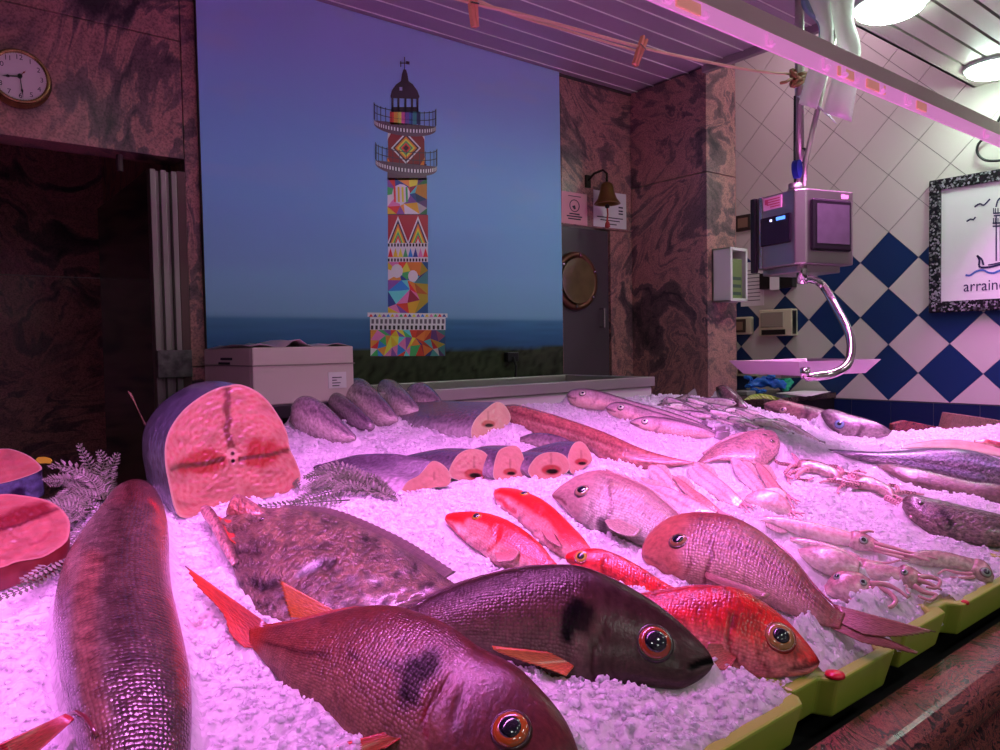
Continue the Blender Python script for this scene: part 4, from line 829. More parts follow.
# ------------------------------------------------------------------ spotted bream at the front
def bream_a():
    A, B = (300, 700), (480, 800); c = make_plane(A, B, -.01, -.005, .68)
    r = fish_thing('spotted_bream', 'large reddish bream with a black shoulder spot, nearest the viewer', 'fish', A, B, 'spotted breams')
    top = [(249, 628), (264, 627), (288, 624.5), (324, 617), (360, 609), (389, 607.5), (413, 612), (450, 627), (480, 648), (516, 667), (537, 686), (556, 707), (569, 727), (578, 750), (580, 766), (576, 780)]
    bot = [(250, 645), (262, 660), (277, 678), (290, 697), (324, 722), (349, 750), (390, 780), (440, 808), (490, 822), (540, 815), (568, 797), (576, 782)]
    marks = [([(256, 640), (290, 650), (330, 654), (360, 656), (380, 662), (400, 672), (425, 678)], 2.2, (70, 20, 30), .8),
             ([(447, 684), (436, 694), (427, 708), (424, 724), (430, 745)], 2.6, (96, 20, 30), .9), ([(426, 706), (423, 722), (427, 738)], 3., (150, 16, 30), .7), ([(459, 696), (455, 720), (458, 745)], 3, (88, 34, 46), .7),
             ([(409, 697), (412, 680), (420, 668), (430, 660)], 13, (26, 10, 18), .9), ([(405, 700), (404, 690)], 6, (26, 10, 18), .8), ([(411, 662), (430, 672)], 10, (30, 12, 20), .75)]
    loft(r, 'body', top, bot, c, .40, SK['fine'], skin((118, 36, 42), (142, 62, 66), (160, 94, 100), k=1.2, tailc=(176, 50, 40), marks=marks, blot=.5, bs=7, headc=(112, 36, 56), th=.66), n=120, k=56, scl=head_mask(.62),
         bump=groove([([(447, 684), (427, 708), (424, 724), (432, 750)], 3), ([(459, 696), (455, 720)], 3)], .0022))
    fin(r, 'tail_fin', [(268, 624), (264, 634), (262, 648)], [(185, 566), (196, 585), (214, 603), (224, 617), (230, 634), (243, 647)], c, 0, 0, (150, 46, 44), (226, 62, 48), edge=.04)
    fin(r, 'dorsal_fin', [(262, 629), (300, 622), (350, 611), (400, 609)], [(250, 627), (290, 620.5), (348, 607.5), (398, 607)], c, 0, 0, (140, 40, 40), (196, 60, 44), n=34)
    p, nn = hit(408, 728, c)
    fin(r, 'pectoral_fin', [(413, 725), (412, 729), (410, 732)], [(318, 750), (330, 757), (352, 757), (385, 748)], c, c['w'].max()*.6, c['w'].max()*.98, (190, 30, 30), (226, 52, 42))
    eye(r, 510.5, 729.5, 18, c, (214, 84, 44), (70, 18, 30), .62)
bream_a()
def bream_b():
    A, B = (470, 655), (680, 690); c = make_plane(A, B, -.006, -.006, .66)
    r = fish_thing('spotted_bream', 'dark bream with a black shoulder spot and open mouth, second from the viewer', 'fish', A, B, 'spotted breams')
    top = [(336, 611), (372, 613), (409, 609), (438, 594), (479, 578), (515, 570), (555, 565.5), (583, 568), (614, 580), (650, 600), (677, 620.5), (699, 641), (708, 651), (712, 658)]
    bot = [(336, 628), (372, 640), (410, 650), (450, 660), (490, 670), (530, 678), (556, 683), (574, 689), (597, 690), (632, 686), (660, 688), (680, 689), (698, 681), (709, 672), (714, 664)]
    marks = [([(567, 634), (570, 612), (576, 608)], 9, (20, 10, 18), .95), ([(576, 606), (586, 612), (582, 626)], 10, (20, 10, 18), .9), ([(568, 640), (569, 630)], 4, (20, 10, 18), .9),
             ([(713, 660), (702, 662.5), (692, 667)], 4.5, (16, 4, 8), 1.), ([(604, 634), (592, 650), (590, 668), (597, 684)], 2.4, (60, 24, 32), .8), ([(616, 646), (610, 668), (618, 682)], 2.5, (64, 30, 38), .5), ([(410, 620), (470, 612), (530, 606), (566, 608)], 2, (96, 40, 48), .6)]
    loft(r, 'body', top, bot, c, .42, SK['fine'], skin((66, 24, 36), (106, 52, 60), (120, 78, 92), k=1.1, marks=marks, blot=.5, bs=8, headc=(70, 32, 46), th=.66, v2=-.05, v3=.75), n=120, k=56, scl=head_mask(.64),
         bump=groove([([(604, 634), (592, 650), (590, 668), (597, 684)], 3), ([(712, 662), (690, 667)], 3)], .0022))
    fin(r, 'tail_fin', [(337, 612), (335, 620), (337, 628)], [(279, 580), (286, 606), (291, 622)], c, 0, 0, (196, 84, 30), (216, 96, 36), edge=.06)
    fin(r, 'dorsal_fin', [(400, 612), (460, 585), (530, 568), (580, 568)], [(398, 610), (458, 582.5), (528, 565.5), (580, 566)], c, 0, 0, (70, 20, 30), (90, 30, 40), n=34)
    fin(r, 'pectoral_fin', [(582, 656), (580, 660), (576, 664)], [(492, 646), (496, 651), (520, 660), (548, 669), (566, 676)], c, c['w'].max()*.55, c['w'].max()*.98, (190, 40, 36), (226, 100, 62))
    eye(r, 654.8, 642.6, 16, c, (176, 56, 40), (50, 20, 30), .68, .9)
bream_b()
# ------------------------------------------------------------------ red fish
RB, RS_, RL = (204, 10, 22), (230, 22, 34), (228, 104, 136)
def redfish(label, top, bot, A, B, ey, tailb=None, tailt=None, dz=(-.006, -.006), lean=.6, wf=.55, belly=RL, marks=(), er=(214, 150, 60), pup=.6, fins=(), side=RS_, back=RB, th=.78):
    c = make_plane(A, B, *dz, lean); r = fish_thing('red_fish', label, 'fish', A, B, 'bright red fish')
    loft(r, 'body', top, bot, c, wf, SK['red'], skin(back, side, belly, k=.74, marks=marks, blot=.9, bs=5, v0=-.8, v1=-.1), n=90, k=44, scl=head_mask(th), bump=groove([(m_[0], 2.5) for m_ in marks[:2]], .0018) if marks else None)
    if tailb: fin(r, 'tail_fin', tailb, tailt, c, 0, 0, (206, 30, 36), (222, 50, 50))
    for a in fins: fin(r, a[0], a[1], a[2], c, *[q*c['w'].max() for q in a[3]], *a[4:])
    for x, y, q in ey: eye(r, x, y, q, c, er, (170, 24, 30), pup)
redfish('big red fish facing right beside the tray edge',
        [(596, 596), (625, 596), (650, 595), (670, 591), (700, 587.5), (727, 587.5), (745, 593), (766, 605), (787, 621.5), (805, 641), (817, 656.5), (820, 662)],
        [(596, 608), (625, 622), (655, 640), (690, 656), (709, 664), (730, 674), (766, 679), (784, 677), (808, 674), (818, 667)], (655, 645), (790, 679), [(780, 637, 13.5)],
        [(600, 594), (598, 602), (600, 610)], [(560, 584), (562, 600), (566, 616)], er=(206, 120, 90), pup=.6, wf=.48,
        marks=[([(819, 662), (808, 667), (794, 669)], 2.2, (96, 8, 20), .9), ([(733, 616), (727, 634), (730, 652), (742, 668)], 2.4, (130, 10, 24), .8), ([(735, 620), (750, 622)], 11, (120, 20, 30), .55), ([(757, 640), (758, 660), (770, 672)], 2.5, (150, 16, 30), .6), ([(700, 650), (730, 665), (760, 672)], 6, (226, 90, 120), .5)],
        fins=[('pectoral_fin', [(738, 645), (737, 650), (738, 655)], [(708, 642), (706, 654), (716, 668), (728, 670)], (.55, .95), (200, 20, 34), (226, 90, 120)), ('dorsal_fin', [(630, 598), (670, 592), (700, 588), (735, 590)], [(628, 595.5), (669, 588.5), (700, 585), (734, 587.5)], (0, 0), (200, 20, 30), (226, 40, 46))])
redfish('red fish facing left with a yellow-ringed eye, in front of the large pink bream',
        [(706, 597), (679, 589.5), (660, 580), (640, 567), (617, 555), (597.6, 549), (578, 550.5), (568, 553.5), (565, 557)],
        [(706, 604), (680, 606), (655, 604), (630, 594), (606, 580), (590, 572), (576, 567), (567, 562)], (690, 604), (575, 570), [(581, 556.8, 6)],
        [(704, 596), (705, 600), (704, 605)], [(730, 596), (732, 604), (726, 614)], belly=(222, 60, 80), marks=[([(566, 560), (574, 563)], 1.6, (120, 10, 24), .8), ([(607, 556), (602, 566), (604, 576)], 2, (150, 12, 26), .8)])
redfish('red fish facing left with its eye on its brow, nearest the row of cut fish',
        [(566, 576), (558, 565), (553, 560), (542, 546), (525.6, 532), (506, 520.5), (487, 514.5), (468, 512.8), (449, 514.5), (444.5, 519.5)],
        [(562, 582), (545, 580), (525, 575), (508, 569), (492, 562), (480, 552), (467, 543), (456, 533), (448, 525)], (540, 578), (455, 538), [(476.5, 516.5, 4.6)],
        [(564, 574), (563, 578), (562, 582)], [(580, 590), (578, 596), (570, 598)], marks=[([(445.5, 521), (452, 526), (456, 534), (464, 540)], 2.4, (190, 30, 50), .9), ([(497, 528), (496, 540), (489, 550)], 2.6, (206, 40, 60), .8), ([(470, 524), (484, 530), (489, 542), (478, 546)], 6, (230, 130, 160), .7)], belly=(228, 150, 180),
        fins=[('pectoral_fin', [(497, 538), (496, 544), (493, 549)], [(520, 552), (514, 560), (498, 562)], (.5, .98), (210, 60, 80), (228, 140, 170))], er=(206, 130, 50), pup=.7)
redfish('red fish facing left beside the pale pink bream',
        [(598, 562), (593, 552), (583, 538), (569, 523.6), (554, 509), (540, 499.6), (521, 492), (505, 489.5), (496, 491.5), (493.5, 495)],
        [(592, 566), (578, 562), (563, 557), (549, 550), (536, 538), (524, 526), (511, 515), (501, 508), (495, 500)], (575, 565), (502, 510), [(524.2, 493.8, 4.4)],
        [(597, 560), (596, 564), (592, 567)], [(606, 572), (604, 580), (596, 582)], marks=[([(494.5, 497.5), (503, 501), (507, 507), (515, 512)], 2.4, (190, 30, 50), .9), ([(543, 508), (540, 516), (533, 522)], 2.6, (206, 40, 60), .8), ([(528, 520), (542, 524), (552, 536)], 7, (230, 130, 160), .7)], belly=(228, 140, 170),
        fins=[('pectoral_fin', [(543, 514), (541, 520), (537, 525)], [(556, 536), (562, 548), (548, 540)], (.5, .98), (210, 60, 80), (228, 140, 170))], er=(206, 130, 50), pup=.7)
# ------------------------------------------------------------------ pink breams
def pinkfish(label, top, bot, A, B, ey, pal, marks, tail=None, dz=(-.006, -.006), lean=.42, wf=.42, th=.72, fins=(), rows=True, eyec=((170, 100, 90), (110, 60, 70))):
    c = make_plane(A, B, *dz, lean); r = fish_thing('pink_bream', label, 'fish', A, B, 'pink breams')
    T_ = smooth_poly(pxpl(top, c), 50)
    def rowsf(cc, X, Y, T, V, S):
        m = .5+.5*np.cos(V*30); m = np.clip(m*1.6-.7, 0, 1)*(1-sstep(th-.06, th, T))*sstep(-.55, -.2, V); spots = .6+.4*np.cos(T*170); return mixc(cc, ob(*pal[3]), m*.85*spots)
    loft(r, 'body', top, bot, c, wf, SK['mid'], skin(*pal[:3], marks=marks, blot=.25, bs=9, headc=pal[4], th=th, extra=rowsf, tailc=(186, 84, 100)), n=120, k=56, scl=head_mask(th), bump=groove([(m_[0], 3) for m_ in marks[:2]], .0018))
    for a in fins: fin(r, a[0], a[1], a[2], c, *[q*c['w'].max() for q in a[3]], *a[4:])
    if tail: fin(r, 'tail_fin', *tail[0], c, 0, 0, tail[2], tail[3], edge=.05); fin(r, 'tail_lobe', *tail[1], c, -.002, -.004, tail[2], tail[3], edge=.05)
    for x, y, q in ey: eye(r, x, y, q, c, *eyec, .66)
pinkfish('large rosy bream facing left with its forked tail over the tray edge',
    [(846, 613), (839, 610.5), (832, 606), (814, 587), (799, 566), (781, 549.5), (760, 533), (736, 521), (709, 516), (685, 517), (667, 522.5), (652, 533), (644, 544), (641.5, 553)],
    [(840, 628), (826, 626.5), (808, 620), (784, 610.5), (760, 600), (736, 592), (706, 586), (676, 578.5), (658, 569.5), (647, 563), (642, 557)],
    (830, 628), (660, 572), [(678.3, 540.3, 8.5)], ((176, 60, 80), (196, 106, 124), (214, 142, 160), (96, 50, 80), (196, 88, 94)),
    [([(709, 542), (712, 556), (706, 572), (704, 584)], 2.2, (120, 40, 60), .8), ([(643, 556), (652, 560), (660, 565)], 1.8, (130, 60, 70), .7), ([(688, 552), (692, 562), (686, 574)], 2, (150, 60, 70), .6), ([(709, 540), (750, 548), (785, 572), (815, 600), (836, 616)], 1.6, (130, 50, 70), .6)],
    (([(832, 604), (838, 613), (838, 622)], [(936, 632), (908, 636.5), (884, 637), (866, 635)]), ([(838, 614), (836, 621), (831, 628)], [(880, 636), (921, 654), (896, 650), (864, 643)]), (186, 84, 100), (206, 112, 124)),
    dz=(.024, -.004), fins=[('pectoral_fin', [(706, 572), (705, 575), (706, 578)], [(770, 594), (764, 598), (745, 594), (724, 586)], (.5, .95), (196, 110, 130), (206, 130, 150)), ('dorsal_fin', [(840, 611), (814, 587), (781, 550), (736, 521)], [(839, 609), (816, 586), (784, 548.5), (738, 519.5)], (0, 0), (150, 20, 50), (170, 40, 60))])
pinkfish('silvery pink bream facing left, propped on ice behind the red fish',
    [(722, 556), (700, 533), (680, 516), (660, 499), (650, 491), (636, 484.5), (621, 478), (602, 473), (581, 476.5), (564, 485), (555, 491.5), (552, 494.8)],
    [(712, 566), (690, 560), (668, 553), (643, 545), (624, 538), (598, 533), (586, 526), (573.6, 517), (564, 507.5), (557, 501), (552.5, 497)],
    (690, 562), (580, 524), [(582, 490.8, 7)], ((186, 110, 140), (200, 150, 176), (214, 180, 206), (150, 90, 110), (178, 110, 136)),
    [([(609, 480), (608, 494), (612, 508), (604, 526)], 2.2, (120, 70, 90), .8), ([(553, 496.5), (561, 499), (566, 504)], 1.6, (120, 60, 80), .8), ([(602, 522), (603, 530)], 6, (40, 24, 44), .85), ([(590, 504), (594, 514), (588, 524)], 2, (140, 80, 110), .5), ([(612, 484), (640, 494), (668, 516), (690, 540)], 1.6, (206, 150, 150), .7)],
    fins=[('pectoral_fin', [(605, 512), (604, 516), (604, 520)], [(642, 530), (634, 537), (620, 534), (610, 529)], (.5, .95), (190, 130, 150), (206, 160, 180)), ('dorsal_fin', [(700, 532), (660, 499), (630, 481), (606, 473.5)], [(703, 530), (662, 497), (632, 478.5), (606, 469)], (0, 0), (186, 110, 140), (206, 150, 170))], eyec=((186, 130, 130), (90, 60, 80)))
# ------------------------------------------------------------------ flat brown turbot
def turbot():
    A, B = (400, 618), (225, 560); c = make_plane(A, B, .004, .004, .25)
    r = fish_thing('flat_fish', 'flat brown fish with a gaping jaw, behind the front breams', 'fish', A, B)
    top = [(470, 592), (457, 585), (440, 574), (425, 563), (396, 545), (360, 527), (331, 516), (299, 510.5), (266, 508.5), (246, 508), (232, 513), (222, 519)]
    bot = [(468, 600), (446, 606), (410, 616), (370, 628), (320, 636), (280, 634), (260, 625), (248, 602), (238, 582), (231, 562), (224, 540), (219, 528)]
    marks = [([(318, 562), (326, 568), (332, 562)], 5, (24, 10, 18), .9), ([(254, 582), (262, 588), (276, 582)], 6, (26, 10, 20), .9), ([(300, 574), (312, 568), (318, 566)], 4, (150, 130, 180), .6), ([(226, 556), (246, 550), (262, 556)], 2.5, (50, 20, 30), .8), ([(262, 540), (300, 548), (330, 544)], 3, (60, 34, 46), .6), ([(318, 534), (330, 528)], 2, (50, 24, 34), .7)]
    loft(r, 'body', top, bot, c, .16, SK['rough'], skin((118, 76, 76), (122, 78, 74), (116, 74, 78), marks=marks, k=1.35, blot=1.3, bs=9), n=140, k=64, scl=lambda X, Y, T, V, S: np.zeros(len(X)), bump=lambda X, Y, T, V, S: groove([(m_[0], 4) for m_ in marks[:4]], .004)(X, Y, T, V, S)+sstep(.05, .5, S)*(.005*(vnoise(X/13, Y/9, 4)-.5)+.005*(vnoise(X/6, Y/5, 9)-.5)*sstep(.5, .8, T)))
    c2 = dict(c); fin(r, 'fin_fringe', [(446, 578), (396, 546), (331, 517), (280, 510)], [(456, 572), (404, 539), (337, 510), (283, 505)], c, .0, -.004, (96, 60, 76), (110, 74, 92), n=60, edge=.1)
    cj = make_plane((226, 560), (203, 515), .012, .02, .4)
    loft(r, 'lower_jaw', [(240, 562), (228, 536), (216, 514), (208, 507.5), (202, 508)], [(232, 566), (220, 546), (210, 526), (203, 516), (200.5, 511)], cj, .8, SK['rough'], skin((104, 60, 72), (120, 64, 78), (214, 130, 160), blot=.5, bs=5, v0=-.5, v1=.1), n=40, k=24, scl=lambda X, Y, T, V, S: np.zeros(len(X)), splat=False)
    loft(r, 'upper_jaw', [(272, 517), (262, 512), (250, 506), (241, 502), (234, 503), (228, 510)], [(271, 521), (260, 524), (248, 523), (237, 519), (230, 517), (226, 514)], cj, .8, SK['rough'], skin((130, 78, 96), (150, 84, 96), (196, 100, 110), blot=.5, bs=4), n=40, k=24, scl=lambda X, Y, T, V, S: np.zeros(len(X)), splat=False)
    b = MB(); p = [on_plane_n(x, y, cj['p0']+cj['n']*.004, cj['n']) for x, y in [(214, 514), (224, 519), (234, 521), (240, 528), (236, 544), (230, 540), (222, 528)]]
    b.prism(p, -cj['n']*.004); b.build('mouth_lining', plain('mouth_lining', ob(190, 50, 50), .25, coat=.6), r)
    eye(r, 262, 519, 2.6, c, (60, 34, 46), (80, 46, 60), .6)
turbot()
# ------------------------------------------------------------------ big scaled fish on the left
def bigfish():
    A, B = (130, 860), (140, 520); c = make_plane(A, B, .028, .030, .15)
    r = fish_thing('scaled_fish', 'big brown scaled fish with a purple sheen lying head-up at the left', 'fish', A, B)
    top = [(168, 1010), (176, 900), (183, 820), (190.6, 750), (192, 710), (190.6, 678), (185, 648), (178, 617), (172, 590), (169.5, 563), (169, 537), (165, 512), (157, 494), (148, 485), (140, 481.5)]
    bot = [(118, 1010), (104, 900), (88, 800), (75, 736), (66.6, 710), (59.5, 675), (55.5, 640), (53, 616), (55.5, 595), (61.5, 571), (68, 557), (83.6, 532), (98.8, 512), (111.5, 494), (124, 485.5), (134, 481.5)]
    def ex(cc, X, Y, T, V, S):
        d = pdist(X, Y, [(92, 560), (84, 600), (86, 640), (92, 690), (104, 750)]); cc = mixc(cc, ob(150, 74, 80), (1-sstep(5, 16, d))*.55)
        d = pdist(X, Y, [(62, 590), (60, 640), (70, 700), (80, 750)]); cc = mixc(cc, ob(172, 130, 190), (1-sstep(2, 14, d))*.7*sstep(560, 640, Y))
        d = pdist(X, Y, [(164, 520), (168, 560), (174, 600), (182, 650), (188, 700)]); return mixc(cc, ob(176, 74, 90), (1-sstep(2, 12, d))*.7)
    loft(r, 'body', top, bot, c, .62, SK['big'], skin((100, 58, 66), (92, 56, 66), (150, 106, 124), k=1.35, blot=.6, bs=10, headc=(116, 48, 62), th=.80, extra=ex, marks=[([(150, 500), (156, 506), (160, 515), (158, 522)], 2.4, (190, 30, 40), .9), ([(170, 588), (176, 605), (184, 652)], 3, (196, 80, 80), .7)]), n=150, k=64, scl=lambda X, Y, T, V, S: 1-sstep(.84, .9, T)*.5, wmax=.075)
    fin(r, 'pectoral_fin', [(66, 714), (70, 716), (74, 719)], [(-8, 748), (4, 760), (26, 762)], c, .01, -.005, (190, 30, 50), (206, 40, 62), edge=.12)
    b = MB(); b.tube([hit(x, y, c)[0] for x, y in [(68, 715), (76, 712), (85, 717), (92, 727), (97, 737)]], .0022, 8); b.build('fin_root', plain('fin_root', ob(120, 40, 60), .3, coat=.5), r, smooth=True)
bigfish()
# ------------------------------------------------------------------ cut pieces: a sawn face and the skin running back from it
def cut_piece(root, face, A, B, tilt, path, mat_s, pcol, fcol, nF=90, rings=22, flat=True, dz=(0, 0), splat=True, fn='cut_face', sn='skin', rough_=0.0):
    """face: outline seen from the front; path: (offset vector, scale) stations behind it"""
    PA, PB = on_ice(*A, dz[0]), on_ice(*B, dz[1]); e = nrm(PB-PA); mid = (PA+PB)/2; tc = nrm(CAM-mid)
    v = tc*(1-tilt)+np.array([0, -SL, 1.])*tilt; n = nrm(v-e*np.dot(v, e)); ctx = dict(p0=mid, n=n, e=e)
    O = smooth_poly(pxpl(face, ctx), nF, True); ctr = O.mean(0)
    V = []; 
    for i in range(rings):
        u = (i+.35)/(rings-.65); V.append(ctr+(O-ctr)*u)
    V = np.array(V).reshape(-1, 3); X, Y = to_px(V); rim = np.repeat((np.arange(rings)+.35)/(rings-.65), nF)
    cols = np.clip(fcol(X, Y, rim), .003, .95)
    if rough_: V = V+n*((vnoise(X/3, Y/3, 2)-.5)*rough_*(rim < .97))[:, None]
    uvF = np.stack([(V-mid)@e, (V-mid)@np.cross(n, e)], 1)
    of = grid_mesh(fn, V+n*.0006, rings, nF, SK['flesh'], root, cols, uvF, wrap=True, caps=False)
    me = of.data; bm = bmesh.new(); bm.from_mesh(me); bm.verts.ensure_lookup_table(); bm.faces.new([bm.verts[j] for j in range(nF)]); bmesh.ops.recalc_face_normals(bm, faces=bm.faces); bm.to_mesh(me); bm.free(); me.polygons.foreach_set('use_smooth', [True]*len(me.polygons))
    st = [(np.zeros(3), 1.)]+path; off = smooth_poly([s_[0] for s_ in st], 24) if len(st) > 2 else np.array([st[0][0]*(1-u)+st[1][0]*u for u in np.linspace(0, 1, 24)])
    sc_ = np.interp(np.linspace(0, 1, 24), np.linspace(0, 1, len(st)), [s_[1] for s_ in st])
    W = np.array([ctr+off[i]+(O-ctr)*sc_[i] for i in range(24)])
    if splat:
        SPLAT.append((W[:, :, :]*1.0).reshape(-1, 3)[np.repeat(True, 24*nF)]*np.array([1, 1, 1])-np.array([0, 0, .0])+0*W.reshape(-1, 3)) if False else None
    P = W.reshape(-1, 3); Tm = np.repeat(np.linspace(0, 1, 24), nF); X, Y = to_px(P); Zr = (P[:, 2]-P[:, 2].min())/(np.ptp(P[:, 2])+1e-6)
    hgt = np.repeat(1, 24)[:, None]*((O-ctr)@np.cross(n, e)*np.sign(np.cross(n, e)[2]))[None]; hgt = (hgt/np.abs(hgt).max()).ravel()
    ang = np.tile(np.arange(nF)/nF, 24); s = np.concatenate([[0], np.cumsum(np.linalg.norm(np.diff(off, axis=0), axis=1))])
    cols = np.clip(pcol(X, Y, Tm, hgt, ang), .003, .95)
    uv = np.stack([np.repeat(s, nF), np.minimum(ang, 1-ang)*.3], 1)
    os_ = grid_mesh(sn, P, 24, nF, mat_s, root, cols, uv, np.zeros(len(P)), caps='back')
    return ctx, ctr, O
def backv(ctr, dback, dleft, dz=0.):
    f = M[2].copy(); f[2] = 0; f = nrm(f); r_ = np.array([f[1], -f[0], 0]); return f*dback-r_*dleft+np.array([0, 0, dz])
# tuna chunk
tun = fish_thing('tuna_chunk', 'tall upright chunk of red tuna with its sawn face to the viewer', 'fish', (181, 517), (298, 490))
face = [(226, 386), (240, 384.5), (256, 391), (268.6, 402), (279, 417), (286.7, 432), (290, 449), (296, 461.7), (300.6, 476.6), (297, 486), (288, 493.7), (266, 498), (243, 504), (215, 512), (198, 516.5), (181, 517.5), (173.7, 506.5), (168, 481), (165, 464), (165, 444.6), (170.5, 427.6), (183, 410.5), (200, 397), (215, 389)]
def tuna_face(X, Y, rim):
    base, pale, dk, bl = ob(206, 84, 102), ob(220, 128, 142), ob(96, 10, 26), ob(186, 14, 44)
    c = np.tile(base, (len(X), 1))
    for cx, cy in ((200, 425), (258, 425), (205, 495), (266, 485)):
        d = np.hypot((X-cx), (Y-cy)*1.2)+4*vnoise(X/12, Y/12, 4); c = mixc(c, pale, (.5+.5*np.sin(d*.95))**3*.6)
    c = c*(1+.45*(vnoise(X/14, Y/8, 8)-.5))[:, None]
    for a, w, q in (([(170, 470), (205, 462), (232, 457)], 2, pale), ([(182, 452), (215, 430), (225, 428)], 1.6, pale), ([(240, 412), (262, 412), (284, 420)], 2, pale), ([(168, 430), (200, 428), (222, 432)], 2, pale), ([(184, 410), (205, 404), (224, 407)], 1.4, pale), ([(234, 466), (238, 485), (241, 500)], 2.2, pale), ([(235, 462), (228, 448), (230, 430)], 2., pale)): c = mixc(c, q, line_m(X, Y, a, w)*.8)
    for pts, w in (([(184, 467), (200, 457), (211, 455)], 8), ([(196, 468), (210, 468), (221, 461)], 7), ([(256, 448), (262, 452), (270, 450)], 11), ([(250, 460), (262, 462), (272, 456)], 7), ([(272, 453), (286, 450)], 4)): c = mixc(c, bl, line_m(X, Y, pts, w)*.95)
    for pts, w in (([(172, 469), (182, 466), (204, 464), (222, 459)], 3), ([(240, 459), (252, 457), (270, 455), (288, 450)], 2.4)): c = mixc(c, dk, line_m(X, Y, pts, w)*.9)
    c = mixc(c, ob(120, 16, 40), line_m(X, Y, [(226, 386), (228, 398), (226, 410), (229, 420), (226, 430), (230, 442), (232, 450)], 2.6+2*vnoise(Y/4, X*0, 3))*.9)
    c = mixc(c, ob(236, 150, 165), (1-sstep(5, 7, np.hypot(X-232, Y-454)))*.95); c = mixc(c, ob(70, 10, 30), 1-sstep(1.4, 2.4, np.hypot(X-232.5, Y-453.5))); c = mixc(c, ob(40, 8, 24), 1-sstep(1.6, 2.6, np.hypot(X-233, Y-461)))
    return .74*mixc(c, ob(236, 176, 196), sstep(.965, .99, rim)*.6)
def tuna_skin(X, Y, T, H, A_): 
    c = mixc(np.tile(ob(142, 132, 172), (len(X), 1)), ob(84, 72, 112), sstep(-.1, .55, H)); c = mixc(c, ob(170, 150, 190), 1-sstep(-.9, -.5, H)); return c*(1+.3*(vnoise(H*14, T*3, 4)-.5))[:, None]
ctx, ctr, O = cut_piece(tun, face, (181, 517), (298, 490), .12, [(backv(0, .07, .058), 1.03), (backv(0, .14, .105), 1.02)], SK['smooth'], tuna_skin, tuna_face, nF=140, rings=60, rough_=.002)
p0 = on_ice(152, 440, .0); cfin = dict(p0=ctr+backv(0, .12, .1), n=nrm(CAM-ctr))
fin(tun, 'pectoral_fin', [(152, 436), (153, 441), (154, 447)], [(128, 391), (129, 392), (131, 393)], cfin, 0, 0, (110, 66, 66), (150, 96, 92), n=10, rip=.0006)
# tuna steaks lying at the left
def steak_face(bands, rimc=(236, 150, 170)):
    def f(X, Y, rim):
        c = np.tile(ob(204, 96, 112), (len(X), 1)); d = X*.35+Y*1.1+6*vnoise(X/20, Y/12, 2); c = mixc(c, ob(206, 122, 136), (.5+.5*np.sin(d*.75))**2*.45); c = c*(1+.4*(vnoise(X/9, Y/6, 5)-.5))[:, None]
        for pts, w, col, a in bands: c = mixc(c, ob(*col), line_m(X, Y, pts, w)*a)
        return .62*mixc(c, ob(*rimc), sstep(.95, .985, rim)*.7)
    return f
dn = np.array([0, .12*SL, -1.])
s1 = fish_thing('tuna_steak', 'thick red tuna steak lying flat at the left edge, nearest the big scaled fish', 'fish', (-20, 572), (60, 548), 'tuna steaks')
def red_side(X, Y, T, H, A_): return mixc(np.tile(ob(180, 56, 76), (len(X), 1)), ob(150, 30, 56), vnoise(A_*40, T*2, 3))
cut_piece(s1, [(-75, 520), (-40, 502), (0, 494.6), (22.7, 495.8), (45, 500), (60, 508), (68, 518), (70, 527.5), (67, 541), (54.4, 551), (41, 558), (18, 562), (0, 568), (-40, 574), (-70, 560)], (-20, 572), (60, 548), .72, [(dn*.014, 1.0), (dn*.032, .985)], SK['flesh'], red_side,
    steak_face([([(-10, 528), (5, 522), (24, 514), (43, 510)], 9, (140, 16, 36), .95), ([(-10, 532), (20, 525), (44, 514), (60, 508)], 1.6, (110, 16, 40), .9), ([(30, 545), (44, 540), (50, 532)], 1.5, (170, 40, 70), .7)]), nF=110, rings=40, dz=(.036, .036), rough_=.002)
s2 = fish_thing('tuna_steak', 'pale pink tuna steak with blue skin lying on the fern behind the red steak', 'fish', (-10, 486), (38, 472), 'tuna steaks')
cut_piece(s2, [(-60, 470), (-30, 452), (0, 449), (13.6, 450), (29.5, 456.5), (39.7, 465), (41, 470), (27, 476.5), (0, 484), (-30, 486), (-55, 482)], (-10, 486), (38, 472), .5, [(dn*.02, 1.02), (dn*.045, 1.04)], SK['smooth'], lambda X, Y, T, H, A_: mixc(np.tile(ob(96, 84, 150), (len(X), 1)), ob(40, 24, 64), sstep(.35, .6, vnoise(A_*14, T*2, 7))),
    steak_face([([(-10, 466), (8, 462), (22, 464)], 2, (210, 90, 120), .6), ([(4, 458), (14, 459)], 2.5, (190, 90, 110), .5)], (240, 190, 210)), nF=110, rings=40, dz=(.05, .05), rough_=.001)
q = at_depth(43, 461, depth(on_ice(44, 478))); b = MB(); b.prism([q+M[0]*x*.001+M[1]*y*.001 for x, y in [(-16, 1), (-10, 7), (2, 8), (13, 5), (17, 0), (15, -5), (4, -4), (-6, -5)]], M[2]*.002)
tag(b.build('price_tag', plain('yellow_tag', ob(236, 196, 60), .4)), 'yellow tag stuck in the fern behind the pale tuna steak', 'tag')
